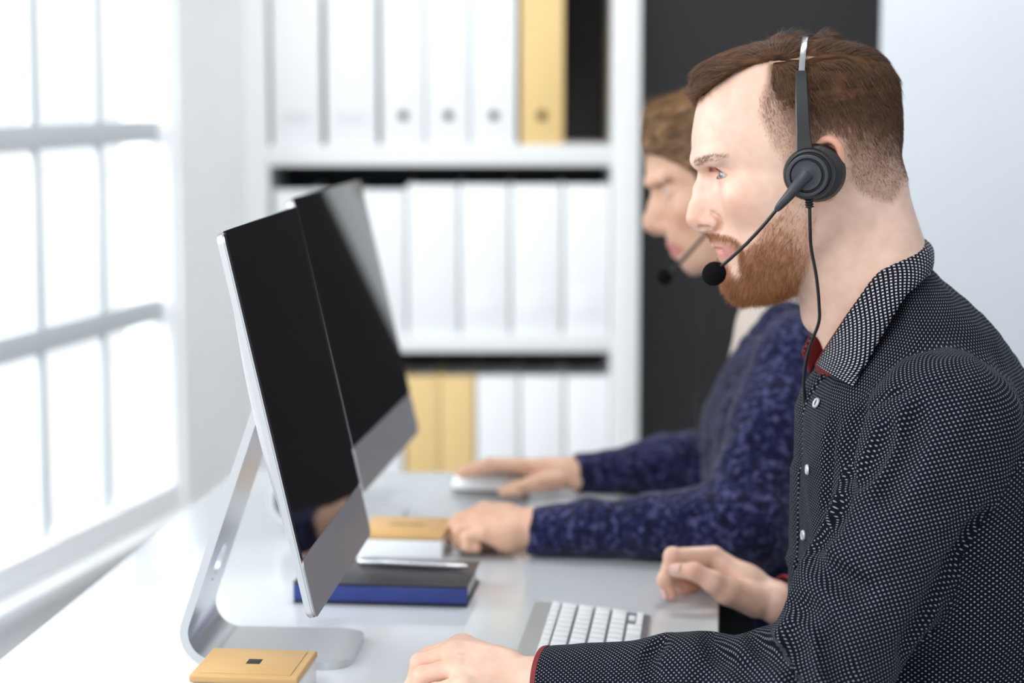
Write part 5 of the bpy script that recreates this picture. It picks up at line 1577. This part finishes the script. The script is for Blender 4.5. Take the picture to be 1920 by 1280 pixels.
# ------------------------------------------------------------------ the woman behind
HW = Head(1375, 370, 2.84, 0.725, math.radians(6.0))
def sweater_mat():
    m, nt, b = new_mat('navy_melange_knit')
    L = nt.links
    tc = nt.nodes.new('ShaderNodeTexCoord')
    v = nt.nodes.new('ShaderNodeTexVoronoi'); v.inputs['Scale'].default_value = 190
    nz = nt.nodes.new('ShaderNodeTexNoise'); nz.inputs['Scale'].default_value = 110; nz.inputs['Detail'].default_value = 4
    L.new(tc.outputs['Object'], v.inputs['Vector']); L.new(tc.outputs['Object'], nz.inputs['Vector'])
    cr = nt.nodes.new('ShaderNodeValToRGB')
    e = cr.color_ramp.elements
    e[0].position = 0.36; e[0].color = (*srgb(11, 13, 36), 1); e[1].position = 0.70; e[1].color = (*srgb(82, 82, 122), 1)
    n_ = e.new(0.52); n_.color = (*srgb(27, 31, 72), 1)
    L.new(nz.outputs['Fac'], cr.inputs['Fac']); L.new(cr.outputs['Color'], b.inputs['Base Color'])
    b.inputs['Roughness'].default_value = 0.9; b.inputs['Specular IOR Level'].default_value = 0.15
    b.inputs['Sheen Weight'].default_value = 0.15; b.inputs['Sheen Roughness'].default_value = 0.5
    bp = nt.nodes.new('ShaderNodeBump'); bp.inputs['Strength'].default_value = 0.7; bp.inputs['Distance'].default_value = 0.003
    L.new(v.outputs['Distance'], bp.inputs['Height']); L.new(bp.outputs['Normal'], b.inputs['Normal'])
    return m
M['sweater'] = sweater_mat()
M['cream'] = plain('cream_blouse', srgb(226, 214, 202), 0.8, noise=0.03, scale=60)
def build_woman():
    H = HW
    P = lambda px, py, l=0.0: head_p(H, px, py, l)
    toH = lambda w: (np.asarray(w) - H.O) @ H.R
    W = lambda px, py, Y: toH(atY(px, py, Y))
    org = np.array([H.O[0] + 0.05, H.O[1], 0.0])
    fd = Field((-0.125, -0.10, -0.21), (0.135, 0.10, 0.165), 0.0024)
    T = [(158, 1350, 1420, 1385, 16), (166, 1318, 1450, 1385, 36), (184, 1276, 1478, 1385, 53), (215, 1238, 1500, 1387, 65), (255, 1216, 1510, 1388, 71),
         (300, 1209, 1510, 1387, 73), (328, 1211, 1503, 1385, 72.5), (345, 1220, 1497, 1382, 71), (365, 1232, 1490, 1380, 69.5), (395, 1241, 1475, 1375, 67), (420, 1245, 1458, 1370, 64.5),
         (440, 1248, 1445, 1364, 61.5), (458, 1258, 1434, 1358, 58), (478, 1270, 1420, 1350, 53), (493, 1279, 1402, 1344, 46), (504, 1289, 1372, 1332, 35), (511, 1304, 1345, 1325, 20)]
    NF = ([158, 290, 320, 350, 395, 440, 480, 511], [2.1, 2.05, 1.9, 1.68, 1.7, 1.75, 1.85, 2.0])
    fd.f = loft_field(fd, H, T, NF, 2.3)
    fd.chain([(P(1402, 420), .044), (P(1450, 520), .044), (P(1472, 640), .048)], 0.03)
    fd.ell(P(1288, 457), (0.020, 0.020, 0.022), 0.015)
    E = dict(k=0.68, socket=(1232, 356, 32), brow=((1216, 343, 9), (1246, 334, 44)), cheek=(1300, 392, 40), eye=(1262, 358, 30), eye_r=0.0122, lid_up=0.26, lid_dn=0.24,
             ear=[(1392, 372, 72), (1390, 345, 76), (1397, 331, 80), (1410, 334, 83), (1415, 352, 83), (1408, 378, 78), (1400, 388, 74)], ear_r=[.003, .0035, .0038, .0038, .0036, .0038, .004],
             ear_plate=((1402, 358, 75), (0.011, 0.005, 0.022)), ear_hole=((1398, 360, 82), (0.006, 0.007, 0.009)),
             ala=(1244, 428, 11),
             nose=[(1230, 360, 0, .0062), (1225, 385, 0, .0070), (1219, 408, 0, .0082), (1221, 421, 0, .0102), (1229, 431, 0, .0075)],
             nose2=[(1240, 360, 0, .0092), (1240, 395, 0, .0120), (1238, 422, 0, .0125)], nostril=((1229, 434, 8), (1240, 435, 11)),
             lip_up=[(1258, 459, 0, .0060), (1262, 459, 7, .0056), (1271, 463, 15, .0044), (1284, 468, 21, .0026)],
             lip_lo=[(1266, 475, 0, .0064), (1269, 475, 7, .0060), (1276, 473, 14, .0046), (1286, 469, 20, .0028)],
             mouth=[(1250, 467, 0), (1256, 467, 8), (1268, 468, 15), (1286, 469, 22)], chin=((1299, 497, 0), (0.0125, 0.018, 0.015)))
    face_features(fd, H, E)
    hv, hq = fd.mesh(); hv = relax(hv, hq, 1, 0.4); hn = vnormals(hv, hq)
    x, y = near_px(H, hv)
    base = np.array(srgb(224, 182, 156)); red = np.array(srgb(208, 134, 112))
    col = np.repeat(base[None], len(hv), 0)
    m = 0.45 * np.exp(-(((x - 1295) / 36) ** 2 + ((y - 410) / 26) ** 2)); col = col * (1 - m[:, None]) + red * m[:, None]
    m = 0.9 * inside(x, y, [(1246, 452), (1262, 453), (1284, 467), (1272, 480), (1258, 483), (1250, 474)], 2); col = col * (1 - m[:, None]) + np.array(srgb(204, 132, 122)) * m[:, None]
    # hands
    def hand(G, lo, hi):
        f2 = Field(lo, hi, 0.0019); hand_field(f2, G); v, q = f2.mesh()
        v = relax(v, q, 1, 0.4)
        return v, q, np.repeat(np.array(srgb(224, 182, 156))[None], len(v), 0)
    wl, el = W(1000, 992, 2.60), W(1395, 985, 2.56)
    GL = dict(arm=[[(wl, .0215), (wl + (el - wl) * 0.25, .025)]],
              palm=[[(wl, .0200), (W(950, 972, 2.63), .0175), (W(908, 957, 2.640), .0128)], [(wl, .0200), (W(950, 984, 2.61), .0180), (W(900, 968, 2.618), .0128)],
                    [(wl, .0195), (W(950, 996, 2.595), .0170), (W(902, 984, 2.596), .0120)], [(wl, .0190), (W(952, 1006, 2.585), .0150), (W(908, 1000, 2.578), .0108)]],
              thumb=[[(W(955, 1008, 2.62), .0135), (W(915, 1015, 2.625), .0108), (W(884, 1016, 2.615), .0090), (W(868, 1006, 2.605), .0080)]],
              fingers=[[(W(908, 957, 2.640), .0115), (W(862, 974, 2.645), .0088), (W(853, 1002, 2.640), .0078), (W(872, 1016, 2.635), .0070)],
                       [(W(900, 966, 2.618), .0118), (W(856, 982, 2.622), .0090), (W(850, 1008, 2.618), .0080), (W(872, 1020, 2.612), .0072)],
                       [(W(902, 982, 2.596), .0110), (W(862, 994, 2.598), .0086), (W(860, 1016, 2.595), .0077), (W(884, 1023, 2.592), .0070)],
                       [(W(908, 998, 2.578), .0100), (W(876, 1007, 2.578), .0078), (W(876, 1022, 2.576), .0070), (W(894, 1026, 2.575), .0064)]])
    cs = [W(a, b, c) for a in (838, 1120) for b in (930, 1045) for c in (2.54, 2.68)]
    lv, lq, lc = hand(GL, np.min(cs, 0) - .01, np.max(cs, 0) + .01)
    wr, er = W(1088, 888, 2.97), W(1395, 858, 3.02)
    GR = dict(arm=[[(wr, .0205), (wr + (er - wr) * 0.25, .025)]],
              palm=[[(wr, .0195), (W(1030, 884, 2.97), .0165), (W(984, 876, 2.965), .0118)], [(wr, .0190), (W(1030, 883, 2.99), .0165), (W(980, 874, 2.985), .0118)],
                    [(wr, .0185), (W(1030, 884, 3.01), .0155), (W(984, 877, 3.005), .0110)], [(wr, .0180), (W(1032, 886, 3.02), .0140), (W(990, 882, 3.022), .0100)]],
              thumb=[[(W(1045, 900, 2.955), .0150), (W(1005, 905, 2.935), .0122), (W(970, 915, 2.925), .0098), (W(945, 921, 2.93), .0082)]],
              fingers=[[(W(984, 874, 2.965), .0112), (W(925, 872, 2.962), .0085), (W(890, 882, 2.962), .0075), (W(866, 889, 2.962), .0066)],
                       [(W(980, 872, 2.985), .0114), (W(920, 869, 2.985), .0086), (W(884, 878, 2.985), .0076), (W(860, 886, 2.985), .0066)],
                       [(W(984, 875, 3.005), .0108), (W(930, 872, 3.006), .0083), (W(896, 880, 3.006), .0073), (W(874, 888, 3.006), .0064)],
                       [(W(990, 880, 3.022), .0096), (W(946, 880, 3.026), .0074), (W(920, 888, 3.026), .0066), (W(900, 896, 3.026), .0060)]])
    cs = [W(a, b, c) for a in (850, 1200) for b in (850, 940) for c in (2.89, 3.06)]
    rv, rq, rc = hand(GR, np.min(cs, 0) - .01, np.max(cs, 0) + .01)
    # trunk inside the clothes
    fb = Field((-0.40, -0.34, -0.70), (0.18, 0.34, -0.10), 0.010)
    sl_, sr_ = W(1505, 672, 2.68), W(1470, 640, 3.00)
    fb.cone(P(1470, 700), P(1480, 800), 0.05, 0.08, 0.04); fb.cone(P(1470, 800), P(1480, 1080), 0.095, 0.10, 0.05)
    fb.cone(sl_, sr_, 0.035, 0.035, 0.04); fb.cone(sl_, el, 0.03, 0.028, 0.02); fb.cone(el, wl, 0.026, 0.018, 0.02); fb.cone(sr_, er, 0.028, 0.026, 0.02); fb.cone(er, wr, 0.024, 0.017, 0.02)
    bv, bq = fb.mesh()
    toL = lambda v: H.w(v) - org
    V_, Q_ = join_np([(hv, hq), (lv, lq), (rv, rq), (bv, bq)])
    me = np_mesh('body', toL(V_), Q_); set_color(me, 'skin', np.concatenate([col, lc, rc, np.repeat(base[None], len(bv), 0)]))
    wo = link('person', me, M['skin_woman']); wo.location = org
    tag(wo, 'woman in a dark blue knitted cardigan, sitting half hidden behind the man', 'person')
    for sg in (1, -1):
        c = P(1262, 358, 30); c[1] *= sg
        eyeball('eye', c, 0.0115, (1, 0, -0.15), srgb(92, 84, 76), M['eye'], wo, org, H.R, H.O)
    # hair, combed back into a knot
    mh = hair_mat('light_brown_hair', srgb(48, 32, 23), srgb(182, 138, 92), 0.45)
    fh = Field((-0.165, -0.105, -0.10), (0.135, 0.105, 0.19), 0.0032)
    bd = loft_field(fh, H, T, NF, 2.3)
    X, Y, Zz = fh.ax[0][:, None, None], fh.ax[1][None, :, None], fh.ax[2][None, None, :]
    G3 = np.stack(np.broadcast_arrays(X, Y, Zz), -1).reshape(-1, 3); gx, gy = near_px(H, G3)
    HAIR = [(1203, 290), (1214, 284), (1240, 292), (1270, 306), (1298, 322), (1318, 352), (1326, 380), (1340, 372), (1360, 350), (1390, 360), (1420, 400), (1440, 430), (1480, 440), (1560, 400), (1560, 100), (1200, 100)]
    hm = inside(gx, gy, HAIR, 7)
    th = 0.011 + 0.006 * np.exp(-(((gx - 1235) / 30) ** 2 + ((gy - 235) / 35) ** 2)) + (vnoise(G3 * np.array([0.5, 1, 1]), 90, 4) - 0.5) * 0.008
    fh.f = (bd - (th * sstep(0.1, 0.9, hm) - 0.004 * (1 - hm)).reshape(bd.shape)).astype(np.float32)
    knot = P(1500, 235); fh.ell(knot, (0.038, 0.042, 0.036), 0.01)
    cv, cq = fh.mesh(); nx, ny = near_px(H, cv)
    keep = (inside(nx, ny, HAIR + [], 3) > 0.15)[cq].all(1) | (np.linalg.norm(cv[cq].mean(1) - knot, axis=1) < 0.05)
    cq2 = cq[keep]
    me = np_mesh('hair', toL(cv), cq2)
    streak = vnoise(np.stack([cv[:, 0] * 0.25, cv[:, 1], cv[:, 2] + 0.35 * cv[:, 0]], 1), 130, 6)
    set_color(me, 'tint', np.stack([np.clip(streak * 1.1 - 0.15, 0, 1)] * 3, 1))
    hair = link('hair', me, mh, wo); hair['label'] = 'light brown hair pulled back'
    cn = vnormals(cv, cq)
    rs = np.random.RandomState(3)
    cen = cv[cq2].mean(1); f = rs.choice(len(cq2), 9000); p = cen[f] + rs.randn(9000, 3) * 0.001; nn = cn[cq2[f]].mean(1); nn /= np.linalg.norm(nn, axis=1)[:, None]
    dirs = np.stack([-np.ones(len(p)), 0 * p[:, 0], 0.25 * np.ones(len(p))], 1) + rs.randn(len(p), 3) * 0.18
    dirs -= nn * np.sum(dirs * nn, 1)[:, None]; ln = 0.035 * (0.6 + 0.7 * rs.rand(len(p)))
    me = strand_mesh('hair_strands', toL(p), dirs @ H.R.T, ln, 0.00018 + 0.00012 * rs.rand(len(p)), 4, 0.05, 0, nn @ H.R.T, 0.05, 7, bend=-(nn @ H.R.T) * (ln / 4 / 0.08)[:, None])
    o = link('hair_strands', me, mh, hair); o['kind'] = 'stuff'
    q = [(hv[hq].mean(1))]
    c2 = q[0]; bx_, by_ = near_px(H, c2); w = inside(bx_, by_, [(1213, 346), (1230, 336), (1252, 334), (1266, 340), (1246, 341), (1222, 349)], 2); w /= w.sum()
    f = rs.choice(len(c2), 260, p=w); p = c2[f]; nn = hn[hq[f]].mean(1)
    me = strand_mesh('eyebrows', toL(p), (np.stack([-np.ones(260), np.sign(p[:, 1]) * 0.6, 0.25 * np.ones(260)], 1) + rs.randn(260, 3) * 0.1) @ H.R.T, np.full(260, 0.006), np.full(260, 0.00010), 3, 0.03, 0, nn @ H.R.T, 0.2, 9)
    o = link('eyebrows', me, mh, wo); o['kind'] = 'stuff'
    # cardigan
    fs = Field((-0.36, -0.33, -0.62), (0.315, 0.37, -0.12), 0.0048)
    TT = [(552, 1440, 1500, 1470, 34), (575, 1418, 1530, 1470, 70), (600, 1405, 1548, 1472, 98), (630, 1390, 1570, 1475, 122), (680, 1370, 1600, 1480, 150), (740, 1344, 1622, 1480, 168), (800, 1322, 1636, 1480, 174), (900, 1326, 1640, 1485, 170), (1050, 1350, 1640, 1492, 166), (1300, 1340, 1645, 1492, 172)]
    fs.f = loft_field(fs, H, TT, 2.1, 2.3)
    X, Y, Zz = fs.ax[0][:, None, None], fs.ax[1][None, :, None], fs.ax[2][None, None, :]
    cl = wl + (el - wl) * -0.02; cr_ = wr + (er - wr) * -0.03
    mL = el * 0.55 + wl * 0.45; mR = er * 0.5 + wr * 0.5
    for ch, c, e in (([(sl_, .062), (el, .056), (mL, .041), (cl, .0315)], cl, mL), ([(sr_, .060), (er, .058), (mR, .043), (cr_, .0285)], cr_, mR)):
        dd = np.full(fs.f.shape, 9, np.float32)
        for (a, ra), (b, rb) in zip(ch[:-1], ch[1:]): dd = smin(dd, cone_d(X, Y, Zz, np.asarray(a), np.asarray(b), ra, rb), 0.02)
        n = (c - e) / np.linalg.norm(c - e)
        dd = np.maximum(dd, (X - c[0]) * n[0] + (Y - c[1]) * n[1] + (Zz - c[2]) * n[2])
        fs.f = smin(fs.f, dd.astype(np.float32), 0.03)
    G3 = np.stack(np.broadcast_arrays(X, Y, Zz), -1).reshape(-1, 3); fl = fs.f.ravel(); sh = np.abs(fl) < 0.03; g = G3[sh]
    fl[sh] += ((vnoise(g, 16, 2) - 0.5) * 0.012 + (vnoise(g + (g @ np.array([0.6, 0.2, 0.7]))[:, None], 34, 5) - 0.5) * 0.007).astype(np.float32); fs.f = fl.reshape(fs.f.shape)
    # rest the forearms on the desk instead of through it
    zd = DESK + 0.0015 - H.O[2]
    fs.f = np.where((X > 0.055) & (Zz < zd), np.maximum(fs.f, zd - Zz), fs.f).astype(np.float32)
    fs.chain_ = None
    for a_, b_, ra_, rb_ in ((P(1405, 480), P(1440, 640), 0.050, 0.050), (P(1372, 560), P(1384, 640), 0.026, 0.016), (P(1374, 640), P(1358, 690), 0.016, 0.006)): fs.cone(a_, b_, ra_, rb_, 0.004, cut=True)
    v, q = fs.mesh(); v = relax(v, q, 1, 0.4)
    cen = v[q].mean(1); fn = np.cross(v[q[:, 2]] - v[q[:, 0]], v[q[:, 3]] - v[q[:, 1]]); fn /= np.linalg.norm(fn, axis=1)[:, None] + 1e-12
    kp = np.ones(len(q), bool)
    for c, e, r_ in ((cl, mL, 0.028), (cr_, mR, 0.025)):
        n = (c - e) / np.linalg.norm(c - e); kp &= ~((np.linalg.norm(cen - c, axis=1) < r_) & (np.abs(fn @ n) > 0.6))
    sw = link('cardigan', np_mesh('cardigan', toL(v), q[kp]), M['sweater'], wo); sw['label'] = 'dark blue melange knit cardigan'
    sw.modifiers.new('knit', 'SOLIDIFY').thickness = 0.003
    # cream blouse showing at the open front
    fl2 = Field((-0.13, -0.12, -0.42), (0.08, 0.12, -0.10), 0.005)
    fl2.chain([(P(1466, 560), .049), (P(1454, 620), .051), (P(1442, 690), .052), (P(1455, 860), .062)], 0.02)
    bv, bq = fl2.mesh(); o = link('blouse', np_mesh('blouse', toL(bv), bq), M['cream'], wo); o['label'] = 'cream blouse under the cardigan'
    # skirt / legs below the picture
    ft = Field((-0.36, -0.26, -1.30), (0.36, 0.26, -0.52), 0.014)
    hipc = P(1492, 1180)
    for sg in (1, -1):
        hip = hipc + np.array([0, 0.085 * sg, -0.03]); knee = hip + np.array([0.38, 0.03 * sg, 0.02]); ank = knee + np.array([0.02, 0, -0.46])
        ft.cone(hip, knee, 0.085, 0.058, 0.03); ft.cone(knee, ank, 0.056, 0.042, 0.02)
    ft.ell(hipc, (0.12, 0.165, 0.12), 0.05)
    tv, tq = ft.mesh(); link('trousers', np_mesh('trousers', toL(tv), tq), M['trousers'], wo)
    # her headset
    hub = P(1392, 372, 92)
    ho = H.w(hub) - np.array([0, 0, 0.03])
    r = root('headset', ho, 'black headset with a foam microphone worn by the woman', 'headset', 'headsets')
    tl = lambda v_: H.w(np.asarray(v_)) - ho
    for nm, prof, l_, mt in (('ear_cushion', [(0.0001, -0.009), (0.02, -0.009), (0.027, 0.0), (0.02, 0.008), (0.0001, 0.008)], 86, 'leatherette'), ('ear_cup', [(0.0001, -0.005), (0.022, -0.005), (0.024, 0.003), (0.020, 0.007), (0.0001, 0.008)], 97, 'plastic_black')):
        o = link(nm, lathe_mesh(nm, prof, 28), M[mt], r); o.location = tl(P(1392, 372, l_)[None])[0]; o.rotation_euler = Vector(H.R @ np.array([0.1, 1, 0.02])).to_track_quat('Z', 'Y').to_euler()
    stalk = [P(1388, 376, 100), P(1350, 412, 95), P(1318, 445, 86), P(1285, 482, 74), P(1262, 505, 62), P(1252, 514, 56)]
    tube('boom_stalk', tl(spline(stalk, 24)), 0.0026, M['plastic_black'], r, 10)
    o = link('microphone_foam', lathe_mesh('microphone_foam', [(0.0105 * math.sin(t) + 0.00005, -0.0112 * math.cos(t)) for t in np.linspace(0, math.pi, 14)], 20), M['foam'], r); o.location = tl(P(1246, 519, 53)[None])[0]
    top = [P(1392, 352, 98), P(1391, 300, 96), P(1390, 240, 92), P(1388, 190, 78), P(1386, 160, 56), P(1385, 146, 28), P(1385, 142, 0)]
    half = spline(top, 24); band = np.concatenate([half, (half * np.array([1, -1, 1]))[::-1][1:]])
    ov = np.cross([1.0, 0, 0], np.gradient(band, axis=0)); ov *= np.where(np.sum(ov * (band - np.array([0, 0, 0.03])), 1) < 0, -1, 1)[:, None]
    link('head_band', strip_mesh('head_band', tl(band), H.R @ np.array([1.0, 0, 0]), np.full(len(band), 0.009), 0.003, ov @ H.R.T), M['plastic_black'], r)
    cab = [P(1340, 500, 60), P(1322, 540, 45), P(1316, 590, 38), P(1320, 650, 34), P(1314, 710, 30), P(1306, 760, 36), P(1312, 830, 60)]
    cab = [P(1396, 398, 95), P(1372, 450, 84), P(1340, 505, 66)] + cab[1:]
    tube('cable', tl(spline(cab, 50)), 0.0016, M['plastic_black'], r, 8)
    return wo
build_woman()
mouse('computer_mouse', atZ(921, 916, DESK), 'white computer mouse under the woman\'s right hand', 0.058, 0.031, 0.030)
